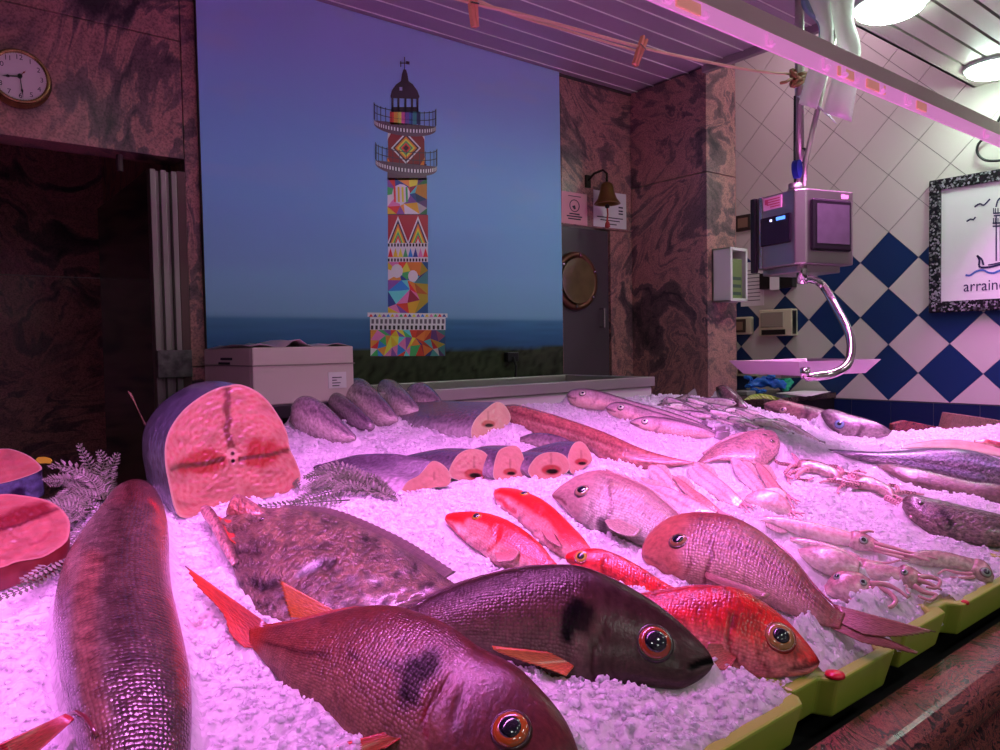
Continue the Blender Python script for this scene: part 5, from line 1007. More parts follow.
# hake: five cut ends in a row and one headless hake above them
def hake_skin(dark=(92, 66, 104), pale=(170, 130, 178)):
    def f(X, Y, T, H, A_): c = mixc(np.tile(ob(*pale), (len(X), 1)), ob(*dark), sstep(-.35, .5, H)); return c*(1+.3*(vnoise(X/5, Y/4, 4)-.5))[:, None]
    return f
def hake_face(cx, cy, w, hole=True):
    def f(X, Y, rim):
        c = np.tile(ob(226, 134, 152), (len(X), 1)); d = np.hypot(X-cx, (Y-cy)*1.1); c = mixc(c, ob(232, 160, 176), (.5+.5*np.sin(d*1.1+4*vnoise(X/6, Y/6)))**2*.18); c = c*(1+.14*(vnoise(X/5, Y/5, 3)-.5))[:, None]
        if hole:
            c = mixc(c, ob(190, 50, 70), 1-sstep(.8, 1.15, np.hypot((X-cx)/(w*.30), (Y-cy)/(w*.16)))); c = mixc(c, ob(40, 10, 26), 1-sstep(.6, 1.1, np.hypot((X-cx-1)/(w*.22), (Y-cy-1.5)/(w*.09))))
        c = mixc(c, ob(150, 70, 90), line_m(X, Y, [(cx, cy-w*.5), (cx, cy-w*.2)], 1.2)*.5)
        return .74*mixc(c, ob(238, 186, 200), sstep(.94, .985, rim)*.7)
    return f
HK = [('cut grey fish at the near end of the row, its long body showing', [(400, 495), (407, 482), (419, 475), (430, 462.5), (437, 461.5), (446, 467.5), (451, 477.5), (447, 486), (432, 488), (412, 493)], (434, 484, 22, False), [(.02, .075, .012, 1.0), (.05, .16, .016, .8), (.09, .26, .005, .42)]),
      ('cut grey fish second in the row, dark cavity in its face', [(449, 470), (457.5, 455), (470, 449), (482.5, 451), (491, 460), (494, 470), (484, 480), (467.5, 481), (452, 478)], (474, 474, 34, True), [(.05, .07, .0, .9), (.09, .14, -.005, .62), (.12, .2, -.015, .35)]),
      ('cut grey fish third in the row, between two wider cut faces', [(493, 472), (497.5, 452.5), (507.5, 446.5), (518, 447), (524, 460), (522, 477.5), (508, 482), (496, 480)], (510, 472, 24, True), [(.05, .06, .0, .9), (.09, .11, -.005, .6), (.12, .16, -.015, .35)]),
      ('cut grey fish fourth in the row, widest of the pink faces on the right', [(528, 470), (537.5, 456), (552.5, 452), (565, 456), (570, 467.5), (562.5, 475), (548, 480), (535, 480)], (551, 470, 34, True), [(.05, .06, .0, .9), (.09, .11, -.005, .6), (.12, .16, -.015, .35)]),
      ('cut grey fish at the far end of the row, the smallest pink face', [(567.5, 459), (572.5, 445), (580, 441.5), (587.5, 447.5), (592, 460), (583, 468.5), (572, 474)], (581, 462, 22, True), [(.04, .05, .0, .9), (.07, .10, -.005, .62), (.09, .14, -.015, .4)])]
for lab, fc, hf, pth in HK:
    xs_ = [p[0] for p in fc]; A, B = (min(xs_)+6, max(p[1] for p in fc)), (max(xs_)-6, max(p[1] for p in fc)-4)
    t = fish_thing('cut_fish', lab, 'fish', A, B, 'cut grey fish in a row')
    cut_piece(t, fc, A, B, .15, [(backv(0, a, l, z), s_) for a, l, z, s_ in pth], SK['smooth'], hake_skin(), hake_face(*hf), nF=80, rings=26, rough_=.001)
t = fish_thing('headless_fish', 'long headless grey fish with a round cut face, above the row of cut fish', 'fish', (475, 441), (502, 432))
cut_piece(t, [(471, 432.5), (475, 420), (487.5, 407.5), (497.5, 402), (506, 407), (510.5, 419), (502, 430), (487, 438), (475, 442)], (475, 441), (502, 432), .1, [(backv(0, .04, .09, .0), 1.0), (backv(0, .12, .20, .004), .92), (backv(0, .26, .36, .01), .42)], SK['smooth'], hake_skin((110, 78, 112), (190, 150, 196)), hake_face(488, 424, 24), nF=80, rings=26, rough_=.001)
# generic smooth-bodied thing lying on the ice
def simple(name, label, cat, top, bot, A, B, pal, group=None, mat='smooth', dz=(-.006, -.006), lean=.5, wf=.6, marks=(), eyes=(), fins=(), blot=.3, bs=5, n=60, k=32, th=.9, body='body', scl0=True, wmax=None, eyec=((196, 170, 190), (90, 60, 80)), kk=1., headc=None, hth=.8):
    c = make_plane(A, B, *dz, lean); r = fish_thing(name, label, cat, A, B, group)
    loft(r, body, top, bot, c, wf, SK[mat], skin(*pal, k=kk, marks=marks, blot=blot, bs=bs, headc=headc, th=hth), n=n, k=k, scl=(head_mask(th) if scl0 else None), wmax=wmax, bump=groove([(m_[0], 2) for m_ in marks[:1]], .0012) if marks else None)
    for a in fins: fin(r, a[0], a[1], a[2], c, *[q*c['w'].max() for q in a[3]], *a[4:])
    for x, y, q in eyes: eye(r, x, y, q, c, *eyec, .5, kk)
    return r, c
HG = ((96, 62, 100), (126, 88, 124), (180, 134, 170))
for i, (lab, top, bot) in enumerate([
    ('grey fish tail piece nearest the tuna chunk, with a pale flap', [(291, 416), (297, 406), (307.7, 400.5), (320, 403), (335.5, 414.5), (356, 436)], [(289, 422), (298, 430), (310, 436), (325, 440), (340, 442), (355, 440)]),
    ('dark grey fish tail piece second from the tuna chunk', [(327, 403), (339, 396.5), (349, 400.5), (360, 409), (374, 423)], [(326, 408), (338, 417), (353, 425), (368, 430), (374, 427)]),
    ('grey fish tail piece under the right end of the foam box, tallest of the row', [(343, 394), (354.5, 385.4), (366.7, 384), (378, 393), (391, 407), (398, 417)], [(342, 400), (352, 412), (372, 422), (384, 424), (397, 421)]),
    ('grey fish tail piece with a pale belly fold, behind the long headless fish', [(377, 392.5), (387.5, 386), (399.6, 387.5), (412, 398.5), (420, 409)], [(376, 398), (385, 408), (393, 416), (404, 418), (419, 414)]),
    ('grey fish tail piece at the far end, just above the long headless fish', [(405, 393.5), (417, 387), (427, 387), (437, 394), (446, 407)], [(404, 399), (412, 408), (422, 415), (436, 416), (446, 411)])]):
    bx = sorted(bot)[1]; ex_ = sorted(bot)[-2]
    simple('fish_tail', lab, 'fish', top, bot, bx, ex_, HG if i != 1 else ((66, 40, 72), (92, 60, 96), (130, 90, 130)), 'grey fish tail pieces at the back', kk=.5, lean=.55, wf=.75, mat='smooth', dz=(-.004, -.004), n=40, marks=[([(top[0][0]+12, top[0][1]-2), ((top[2][0]+top[3][0])/2+4, (top[2][1]+top[3][1])/2+8), (top[-1][0]-8, top[-1][1]-2)], 1.6, (60, 36, 66), .6)])
# long pink fish, brown fish
simple('skinned_fish', 'long pink skinned fish stretched to the right of the long headless fish', 'fish', [(500, 405), (515, 406), (530, 409.5), (562, 419), (600, 432), (640, 449), (667, 457), (694, 462)], [(500, 418), (514, 427), (545, 437), (575, 443), (592, 452), (605, 462), (625, 468), (665, 467), (694, 464)], (514, 428), (640, 468), ((164, 74, 92), (180, 90, 104), (196, 110, 130)), wf=.6, marks=[([(512, 412), (560, 427), (600, 441), (640, 456), (668, 461)], 1.8, (120, 50, 70), .7), ([(520, 420), (570, 434), (610, 448)], 1.4, (206, 140, 156), .5)], blot=.4, bs=8)
simple('grey_fish', 'short grey fish half buried in ice under the pink skinned fish', 'fish', [(520, 437), (535, 434), (552, 435), (568, 440), (580, 448)], [(520, 442), (535, 447), (552, 452), (568, 455), (580, 453)], (524, 443), (570, 455), HG, wf=.6, dz=(-.01, -.01), n=40)
HP = ((46, 30, 56), (170, 120, 160), (232, 160, 196))
for lab, top, bot, ex_ in [('silver fish facing left, topmost of the three at the back of the ice', [(712, 428), (690, 419), (657.5, 408.5), (635, 402.5), (612.5, 395.5), (590, 390), (572.5, 390.5), (566.5, 395)], [(710, 432), (690, 428), (660, 420), (635, 415), (612.5, 410), (590, 408), (574, 405), (568, 399)], (582.5, 393.3, 3)),
    ('silver fish facing left, middle of the three at the back of the ice', [(716, 431), (700, 425), (675, 418), (647.5, 410), (625, 403.5), (612.5, 403.5), (605.5, 407.5)], [(714, 435), (695, 433), (670, 429), (645, 424), (625, 420), (613, 415), (607, 411)], (621, 407.3, 3)),
    ('silver fish facing left, lowest of the three at the back of the ice', [(716, 433), (700, 427), (680, 421.5), (665, 418.5), (647.5, 417), (637.5, 418.5), (629.5, 421.5)], [(714, 437), (700, 438), (680, 438), (660, 434.5), (646, 430), (637, 426.5), (631, 424)], (645, 421.2, 3))]:
    x0_ = bot[-1]
    simple('silver_fish', lab, 'fish', top, bot, bot[1], bot[-2], HP, 'silver fish at the back', kk=.62, mat='fine', wf=.62, dz=(.004, .010), eyes=[ex_], marks=[([(ex_[0]+13, ex_[1]-4), (ex_[0]+15, ex_[1]+4), (ex_[0]+10, ex_[1]+11)], 1.6, (140, 80, 116), .5), ([(top[-1][0]+1, top[-1][1]+1.5), (top[-1][0]+9, top[-1][1]+4)], 1.2, (90, 50, 80), .8)], n=60, th=.72, fins=[('tail_fin', [top[0], bot[0]], [(top[0][0]+14, top[0][1]-2), (bot[0][0]+14, bot[0][1]+6)], (0, 0), (130, 96, 134), (160, 122, 160))])
# pile of small silver fish
rr = random.Random(9)
for i in range(34):
    x = 656+rr.uniform(0, 125); y = 397+.21*(x-656)+rr.uniform(-4, 15); L_ = rr.uniform(30, 46); sl = rr.uniform(.05, .55); w_ = rr.uniform(2.8, 4.2)
    if i % 5 == 4: x, L_ = x+L_, -L_
    hx, hy = x, y; tx, ty = x+L_, y+L_*sl
    if max(ty, hy) > 448 or max(tx, hx) > 836: continue
    if 700 < (hx+tx)/2 < 792 and (hy+ty)/2 > 428: continue
    top = [(tx, ty-.8), (tx-L_*.3, ty-L_*.3*sl-w_*.75), (hx+L_*.35, hy+L_*.35*sl-w_), (hx+L_*.12, hy+L_*.12*sl-w_*.75), (hx, hy)]
    bot = [(tx, ty+.8), (tx-L_*.3, ty-L_*.3*sl+w_*.7), (hx+L_*.35, hy+L_*.35*sl+w_), (hx+L_*.12, hy+L_*.12*sl+w_*.8), (hx+math.copysign(.5, L_), hy+.8)]
    c = make_plane(bot[1], bot[3], .001+.006*(i % 3), .002+.006*((i+1) % 3), .55); r = fish_thing('little_fish', 'slim silver little fish in the loose pile at the back of the ice', 'fish', bot[1], bot[3], 'little fish piled at the back')
    loft(r, 'body', top, bot, c, .6, SK['smooth'], skin((40, 28, 56), (196, 140, 196), (232, 180, 226), k=.62, v2=.25, v3=.6, blot=.2), n=26, k=18, splat=False)
    s1_ = math.copysign(1, L_); fin(r, 'tail_fin', [(tx-s1_, ty-1), (tx-s1_, ty+1)], [(tx+6*s1_, ty-1.5+5*sl), (tx+5*s1_, ty+3+5*sl)], c, 0, 0, (130, 96, 140), (160, 120, 166), n=8, m=5, rip=.0003)
    eye(r, hx+3.2*s1_, hy+3.2*sl*s1_-.6, 1.1, c, (200, 180, 210), (60, 50, 80), .6)
# fish heads and pieces at the back right
HB = ((84, 48, 70), (134, 84, 112), (196, 140, 176))
simple('fish_tail', 'grey forked fish tail sticking out of the pile of little fish', 'fish', [(652, 407), (664, 402), (676, 398.5), (686, 395)], [(654, 410), (666, 407), (678, 404), (687, 401)], (656, 410), (680, 404), HG, wf=.5, n=30, fins=[('tail_fin', [(685, 395.5), (686, 398), (686.5, 401)], [(695, 388), (697, 395), (697, 403)], (0, 0), (120, 90, 126), (150, 116, 150))])
simple('dark_fish', 'dark fish head propped upright with its mouth up, by the pen cup', 'fish', [(748, 407), (740, 396), (731, 388), (724, 385.5), (717, 387)], [(744, 412), (734, 412), (724, 407), (718, 398), (716, 391)], (742, 412), (722, 406), HB, lean=.7, wf=.7, eyes=[(730, 401, 3.4)], marks=[([(717, 389), (722, 398), (728, 406)], 1.8, (60, 20, 40), .8), ([(738, 398), (736, 408)], 2, (70, 30, 50), .8)], n=44, eyec=((200, 150, 180), (80, 40, 60)))
simple('brown_fish', 'brown fish head with a large eye in front of the green leaf', 'fish', [(846, 418), (830, 412), (817, 408), (800, 404.5), (786, 401), (774, 401), (764, 403.5)], [(842, 424), (826, 426), (810, 425.5), (795, 421), (783, 417), (772, 413), (764, 408)], (830, 426), (772, 413), HB, lean=.6, wf=.6, eyes=[(783, 410, 3.6)], marks=[([(764.5, 406), (776, 411), (786, 417)], 1.8, (70, 24, 44), .8), ([(806, 406), (808, 414), (803, 422)], 2.4, (70, 30, 50), .8)], n=50, eyec=((210, 150, 170), (70, 40, 60)), headc=(176, 110, 130), hth=.5)
simple('grey_fish', 'grey fish head with a cloudy blue eye in front of the navy tiles', 'fish', [(892, 431), (880, 424), (865, 419), (850, 415), (838, 411), (829, 409.5), (821, 412)], [(888, 436), (872, 438.5), (858, 438.5), (846, 437), (834, 431), (826, 424), (821, 416)], (876, 439), (834, 431), ((104, 70, 104), (140, 100, 136), (190, 140, 180)), lean=.6, wf=.6, eyes=[(839.5, 424, 4.2)], marks=[([(821.5, 414), (828, 424), (838, 433)], 2, (80, 40, 70), .8), ([(860, 420), (862, 428), (857, 436)], 2.2, (80, 44, 70), .8)], n=50, eyec=((150, 150, 240), (110, 80, 150)))
lf = MB(); P = [on_ice(x, y, .012) for x, y in [(744, 400), (756, 396.5), (770, 397), (784, 401), (797, 407)]]; S_ = smooth_poly(P, 20); 
for i in range(19):
    w0, w1 = .018*math.sin(PI*(i+.3)/20.), .018*math.sin(PI*(i+1.3)/20.); u_ = np.array([.3, .8, .5])
    lf.add([S_[i]-u_*w0, S_[i]+u_*w0, S_[i+1]+u_*w1, S_[i+1]-u_*w1], [(0, 1, 2, 3)])
o = lf.build('green_leaf', plain('leaf_green', lin((104, 150, 40)), .4), smooth=True); s = o.modifiers.new('th', 'SOLIDIFY'); s.thickness = .002; tag(o, 'long green leaf lying behind the fish heads at the back', 'leaf')
simple('small_sole', 'pink flatfish on the ice to the right of the long skinned fish', 'fish', [(696, 463), (704, 455), (716, 445), (732, 438.5), (748, 432.5), (764, 430.5), (773, 432), (778, 437)], [(698, 465), (712, 462), (728, 461), (744, 464), (760, 468), (770, 462), (777, 455), (780, 447)], (712, 463), (768, 466), ((160, 96, 120), (176, 108, 132), (190, 120, 146)), mat='rough', lean=.3, wf=.2, dz=(.002, .004), eyes=[(772, 441, 2.6), (765, 435, 2.4)], blot=.5, bs=6, fins=[('fin_fringe', [(704, 456), (732, 440), (764, 432)], [(702, 453), (730, 436), (764, 428.5)], (0, 0), (170, 110, 136), (190, 130, 156))], eyec=((120, 90, 100), (130, 80, 100)))
# squid and cuttlefish
SQ = ((222, 128, 172), (238, 158, 204), (244, 184, 226))
SQD = [('small squid nearest the silvery pink bream, pointing up the slope', [(722, 516), (700, 503.5), (685, 496), (670, 489), (650, 485), (640, 479), (632, 474)], [(720, 519), (700, 520), (680, 515), (664, 502), (650, 492), (640, 484), (632, 477)]),
 ('small squid second from the pink bream, blunt tip up', [(682, 493), (672, 480), (664, 471), (656, 466.5), (650, 466.5)], [(676, 497), (664, 489), (655, 482), (649, 475), (647.5, 469)]),
 ('dark-edged small squid third from the pink bream', [(722, 512), (706, 498), (694, 490), (684, 482), (676, 477), (670, 475)], [(716, 514), (703, 509), (692, 500), (683, 491), (675, 482), (669.5, 477)]),
 ('broad small squid fourth from the pink bream, in front of the flatfish', [(746, 503), (736, 494), (727, 486), (717, 478), (708, 471), (697, 464), (689, 464)], [(740, 507), (726, 504), (712, 495), (702, 489), (693, 482), (688, 474), (686.5, 468)]),
 ('long small squid below the flatfish, streaked rose', [(770, 497), (764, 486), (757, 477), (750, 469), (741, 462), (732, 457.5)], [(764, 500), (754, 492), (746, 485), (738, 477), (733, 468), (730, 461)]),
 ('reddish small squid running down from the flatfish head', [(790, 497), (782, 489), (776, 481), (769, 472), (762, 466), (757, 464.5)], [(786, 499), (775, 495), (767, 487), (761, 478), (756, 470), (755, 467)]),
 ('pale limp squid lying across the middle of the squid heap', [(794, 511), (786, 500), (776, 493), (760, 491), (748, 495)], [(790, 515), (776, 514), (762, 511), (750, 506), (744, 500)])]
for i, (lab, top, bot) in enumerate(SQD):
    A, B = bot[1], bot[-2]; c = make_plane(A, B, .0, .002, .45); r = fish_thing('small_squid', lab, 'squid', A, B, 'small squid on the ice')
    pal = SQ if i not in (2, 5) else ((176, 84, 110), (204, 120, 150), (220, 150, 180))
    loft(r, 'mantle', top, bot, c, .6, SK['wet'], skin(*pal, k=.8, blot=.35, bs=5, marks=[([tuple(np.array(top[1])*.45+np.array(bot[1])*.55), tuple(np.array(top[-2])*.5+np.array(bot[-2])*.5)], 1.4, (170, 80, 110), .5)]), n=44, k=28)
    mx_, my_ = (top[0][0]+bot[0][0])/2, (top[0][1]+bot[0][1])/2; dx, dy = mx_-(top[2][0]+bot[2][0])/2, my_-(top[2][1]+bot[2][1])/2; q_ = math.hypot(dx, dy); dx, dy = dx/q_, dy/q_
    for j in range(4):
        b = MB(); sp_ = (j-1.5)*1.5; pts = [on_plane_n(mx_-dx*2+dx*t*14-dy*sp_*(1+t)+dy*2*math.sin(t*3+j), my_-dy*2+dy*t*14+dx*sp_*(1+t)+1.2*math.sin(t*4+j*2), c['p0']+c['n']*.002, c['n']) for t in np.linspace(0, 1, 8)]
        b.tube(pts, list(np.linspace(.0034, .0012, 8)), 7); b.build('arm', plain('squid_arm', ob(226, 136, 182, .75), .2, coat=.8), r, smooth=True)
    fin(r, 'fin', [top[-4], top[-3], top[-2]], [(top[-4][0]+1, top[-4][1]-3), (top[-3][0]+2, top[-3][1]-5), (top[-2][0]+1, top[-2][1]-2)], c, 0, -.001, (206, 140, 166), (220, 160, 190), n=12, m=6, rip=.0003)
arm_m = plain('squid_arm', ob(226, 136, 182, .75), .2, coat=.8)
def squid(label, top, bot, A, B, head, eyes, arms, pal, dz=(.010, .012), finp=None, wf=.75, ar=.0045):
    c = make_plane(A, B, *dz, .5); r = fish_thing('squid', label, 'squid', A, B, 'whole squid near the tray edge')
    loft(r, 'mantle', top, bot, c, wf, SK['wet'], skin(*pal, k=.72, blot=.4, bs=6), n=60, k=32)
    if head: 
        loft(r, 'head', head[0], head[1], c, .8, SK['wet'], skin((186, 92, 126), (220, 136, 176), (232, 166, 204), k=.8, blot=.6, bs=4), n=30, k=24)
        for x, y, q in eyes: eye(r, x, y, q, c, (190, 176, 206), (150, 96, 120), .62)
    for i, a in enumerate(arms):
        b = MB(); pts = [on_plane_n(x, y, c['p0']+c['n']*(.008+.004*(i % 2)), c['n']) for x, y in smooth_poly(a, 20)]; b.tube(pts, list(np.linspace(ar, ar*.4, 20)), 8); b.build('arm', arm_m, r, smooth=True)
    if finp: fin(r, 'fin', finp[0], finp[1], c, 0, 0, (206, 140, 166), (220, 160, 190), n=14, m=6, rip=.0003)
squid('long pale squid with a clear dark eye, lying above the squid heap', [(758, 517), (772, 516.5), (784, 517.5), (800, 521), (820, 525), (836, 529), (852, 533.5)], [(758, 520), (772, 524), (786, 530), (804, 536.5), (822, 540.5), (838, 544), (851, 546)], (790, 533), (850, 547),
      ([(848, 532.5), (858, 532), (868, 536), (878, 542)], [(848, 546.5), (856, 549), (866, 550), (878, 551)]), [(863.5, 540, 3.6)], [[(874, 543), (890, 547), (908, 552), (925, 556), (938, 559)], [(874, 547), (892, 552), (912, 556), (930, 561)], [(874, 549.5), (892, 555), (910, 560)], [(860, 533), (868, 531), (874, 532)]], SQ, finp=([(764, 518), (775, 523), (786, 529)], [(766, 527), (778, 533), (788, 533)]))
squid('spotted squid whose dark-eyed head rests at the tray edge', [(902, 556), (916, 552), (930, 551), (946, 553), (960, 556.5), (974, 560)], [(902, 561), (916, 564), (930, 566), (946, 567), (960, 569), (972, 573)], (915, 566), (965, 572),
      ([(970, 559), (980, 561), (988, 567), (993, 576)], [(968, 572), (976, 577), (984, 581), (992, 583)]), [(986, 572, 4.6)], [[(972, 574), (958, 573), (946, 570), (938, 574)], [(974, 577), (962, 578), (950, 577)], [(903, 558), (892, 555), (882, 553)]], ((150, 84, 110), (196, 130, 160), (220, 170, 200)), ar=.004)
squid('red-brown headed squid in the middle of the squid heap', [(798, 549), (815, 547), (832, 549), (848, 555), (860, 563)], [(800, 556), (812, 566), (826, 573), (842, 577), (858, 577)], (808, 567), (850, 579),
      ([(824, 586), (834, 575), (846, 573), (860, 575), (870, 580)], [(826, 594), (838, 599), (850, 602), (862, 601), (872, 595)]), [(837, 576.5, 3.4), (863, 582, 3.4)], [[(866, 590), (876, 588), (888, 592), (896, 601), (888, 608), (876, 604), (876, 597)], [(858, 600), (868, 606), (880, 609), (892, 606)], [(852, 600), (860, 609), (872, 612), (884, 611)], [(870, 584), (884, 584), (898, 590), (908, 598)]], ((212, 134, 176), (232, 160, 204), (238, 184, 222)), dz=(.022, .026), finp=([(852, 573), (856, 570), (860, 566)], [(856, 562), (861, 561), (863, 566)]), ar=.0055)
squid('pinkish squid with curled arms at the right of the squid heap', [(862, 560), (874, 563), (888, 566), (902, 569)], [(858, 572), (872, 578), (886, 582), (900, 583)], (872, 580), (898, 584),
      ([(898, 567), (906, 566), (914, 570), (922, 575)], [(897, 583), (906, 587), (914, 588), (922, 584)]), [(904.5, 572, 3.0)], [[(918, 577), (930, 577), (940, 581), (936, 588), (926, 587)], [(914, 586), (924, 592), (936, 595), (930, 600), (918, 596)], [(918, 580), (930, 584), (942, 590)], [(905, 586), (908, 596), (900, 600), (894, 594)]], ((200, 114, 156), (226, 146, 190), (234, 172, 214)), dz=(.018, .022), ar=.005)
squid('slender rosy squid under the long pale squid', [(790, 537), (806, 539), (824, 543), (842, 549), (860, 556)], [(790, 541), (806, 547), (824, 553), (842, 559), (858, 563)], (800, 547), (850, 562), None, [], [[(858, 559), (872, 562), (888, 563), (900, 560)], [(858, 561), (870, 566), (884, 568)]], ((176, 100, 140), (206, 140, 176), (222, 170, 200)), ar=.004)
# suckered squid on the right of the flatfish
sk_m = plain('sucker', ob(150, 84, 110), .3, coat=.5)
for lab, nm, P0, seed in [('pink squid with sprawling suckered arms, left below the long dark silver fish', 'squid', [(800, 466), (812, 466), (826, 470), (838, 476)], 1), ('pale squid with loose suckered arms, just above the brown fish head', 'squid', [(858, 482), (870, 483), (882, 488), (892, 494)], 2)]:
    up = [(P0[0][0]-4, P0[0][1])]+[(x, y-5) for x, y in P0]+[(P0[-1][0]+4, P0[-1][1]+1)]; dnp = [(P0[0][0]-4, P0[0][1]+1)]+[(x, y+6) for x, y in P0]+[(P0[-1][0]+4, P0[-1][1]+2)]
    A, B = dnp[1], dnp[-2]; c = make_plane(A, B, .002, .002, .4); r = fish_thing(nm, lab, nm, A, B, 'suckered squid')
    loft(r, 'mantle', up, dnp, c, .6, SK['wet'], skin((150, 84, 112), (190, 118, 146), (206, 146, 172), blot=1.1, bs=4), n=36, k=24)
    rr = random.Random(seed)
    for i in range(9):
        left = i < 5; ang = math.radians((186 if left else 8)+rr.uniform(-30, 30)); x, y = (P0[0][0]+rr.uniform(-2, 8) if left else P0[-1][0]-rr.uniform(-2, 8)), P0[0 if left else -1][1]+rr.uniform(-4, 5); pts = []; w_ = rr.uniform(-.3, .3)
        for s_ in range(12): pts.append((x, y)); x += 3.6*math.cos(ang); y += 2.0*math.sin(ang)+.35*(1 if not left else -.25); ang += w_+rr.uniform(-.35, .35)
        P3 = [on_ice(px_, py_, .007+.003*(i % 3)) for px_, py_ in smooth_poly(pts, 26)]
        b = MB(); b.tube(P3, list(np.linspace(.0085, .0026, 26)), 9); am = b.build('arm', arm_m, r, smooth=True); b = MB()
        for s_ in range(1, 20, 2): 
            nn = nrm(CAM-P3[s_]); b.lathe([(.0042, -.001), (.0044, .0012), (.003, .0018), (.002, .0004), (.0003, .0003)], P3[s_]+nn*.0072*(1-s_/30)+np.array([0, 0, .001]), nn, k=10)
        b.build('suckers', sk_m, am, smooth=True)
# long silver fish and brown fish on the right
simple('long_fish', 'long dark silver fish running off the right edge, pointed tail left', 'fish', [(828, 449), (847, 450.5), (868, 452), (890, 452), (914, 450.5), (937, 449.5), (970, 452), (1000, 460.5), (1040, 474), (1080, 492)], [(830, 450.5), (850, 458), (868, 462), (888, 465.5), (914, 470), (940, 475.5), (970, 483), (1000, 486), (1040, 498), (1080, 506)], (870, 462), (1000, 487), ((58, 48, 82), (84, 66, 110), (130, 96, 130)), mat='rough', wf=.5, lean=.45, dz=(.004, .012), marks=[([(860, 457), (900, 459), (940, 463), (975, 470), (1010, 476), (1060, 494)], 2.2, (40, 30, 50), .7), ([(880, 455.5), (930, 456), (975, 461), (1010, 470)], 1.6, (170, 150, 220), .6), ([(900, 462), (940, 468), (985, 478)], 2.6, (150, 120, 200), .5)], blot=.9, bs=4, n=90)
simple('brown_fish', 'plain brown fish lying under the long dark silver fish at the right edge', 'fish', [(876, 464), (890, 464.5), (915, 469), (940, 475), (970, 482), (1000, 486), (1050, 500)], [(878, 467), (892, 475), (912, 484.5), (940, 491.5), (970, 498), (1000, 503.5), (1050, 514)], (900, 478), (1000, 504), ((110, 74, 88), (126, 84, 96), (140, 96, 110)), mat='smooth', wf=.5, lean=.4, dz=(-.004, -.004), blot=.5, bs=8)
simple('brown_fish', 'brown fish head with a dark gill slit at the right edge, above the tray', 'fish', [(1060, 528), (1030, 523), (1000, 516), (963, 507.5), (945, 503), (934, 500.5), (920, 497), (910, 495.5), (903, 499)], [(1060, 556), (1030, 552), (1000, 546.5), (982, 545.5), (963, 540), (950, 539), (934, 535), (920, 526), (908, 516), (902, 507)], (990, 547), (920, 528), ((98, 62, 74), (112, 72, 84), (150, 104, 122)), mat='rough', wf=.6, lean=.5, dz=(-.004, -.004), marks=[([(942, 512), (948, 518), (951, 526)], 3.4, (18, 8, 14), .95), ([(940, 508), (934, 520), (944, 530), (952, 536)], 2, (80, 44, 56), .7), ([(905, 503), (914, 505), (924, 510)], 1.6, (66, 36, 46), .7), ([(914, 512), (926, 514), (934, 520)], 4, (140, 96, 112), .4)], blot=.6, bs=7, eyes=[(921, 503, 2.6)], eyec=((90, 60, 70), (100, 60, 76)), scl0=True, n=70)
simple('red_fish', 'slim red fish half buried in ice at the far right', 'fish', [(1030, 446), (1010, 444), (995, 441), (984, 439), (974, 440)], [(1030, 454), (1010, 450), (996, 447.5), (984, 446), (974, 443)], (1000, 450), (980, 446), ((206, 60, 70), (226, 100, 110), (230, 150, 170)), wf=.6, mat='smooth', n=36, dz=(.0, .0), marks=[([(990, 441), (1000, 445), (1020, 449)], 3, (150, 24, 50), .8)])
simple('fish_fillet', 'pale rose fillet on the ice behind the long silver fish', 'fish', [(900, 446), (925, 441), (955, 440), (985, 445), (1010, 452)], [(902, 448), (925, 448), (955, 449), (985, 454), (1010, 458)], (920, 448), (985, 454), ((214, 130, 160), (222, 140, 170), (230, 170, 196)), wf=.25, mat='flesh', n=40, lean=.3, dz=(.006, .006))
# stone ledge pieces
for px, lab, th_ in [([(893, 424), (905, 420.5), (955, 430), (955, 437), (893, 434)], 'low red-brown stone kerb behind the ice at the right', .03), ([(949, 432), (954, 413.5), (992, 419), (1004, 421), (1004, 436), (949, 436)], 'grey-brown stone block standing behind the ice at the right edge', .08)]:
    d0 = depth(on_ice(950, 426))+.12; P = [at_depth(x, y, d0) for x, y in px]; b = MB(); b.prism(P, nrm(np.array([M[2][0], M[2][1], 0]))*th_); tag(b.build('stone_block', g_edge if th_ < .05 else granite('brown_stone', lin((150, 124, 100)), lin((110, 88, 74)), lin((60, 46, 42)), 5, .4), bevel=.003), lab, 'stone')
# ------------------------------------------------------------------ ferns
fern_m = plain('fern_green', ob(84, 84, 74), .5); fern_m2 = plain('fern_grey', ob(140, 118, 134), .45)
def fern(label, fronds, dz=.012):
    f0 = fronds[0][0]; t = thing('fern', label, 'plant', on_ice(*f0[0], dz)); rr = random.Random(len(fronds))
    for i, (pts, wpx, hz) in enumerate(fronds):
        P = smooth_poly([on_ice(x, y, dz+hz*(j/(len(pts)-1))) for j, (x, y) in enumerate(pts)], 23); b = MB(); n = len(P)
        b.tube(P, list(np.linspace(.0016, .0006, n)), 5); wpm = wpx*depth(P[n//2])/F
        up = nrm(nrm(CAM-P[n//2])+np.array([0, 0, .6]))
        for q in range(2, n-1):
            d = nrm(P[q+1]-P[q-1]); s_ = nrm(np.cross(d, up)); ln = wpm*math.sin(PI*min(1, (q/n)*.75+.22))**.8*rr.uniform(.85, 1.1); wd = np.linalg.norm(P[1]-P[0])*.44
            for sg_ in (-1, 1):
                tip = P[q]+(s_*sg_*.86+d*.5)*ln+up*rr.uniform(-.1, .3)*ln; mid = P[q]+(s_*sg_*.86+d*.42)*ln*.5
                b.add([P[q], mid-d*wd+up*.001, tip, mid+d*wd+up*.001], [(0, 1, 2, 3)])
        b.build('frond', fern_m if rr.random() < .45 else fern_m2, t)
rr = random.Random(3); FL = []
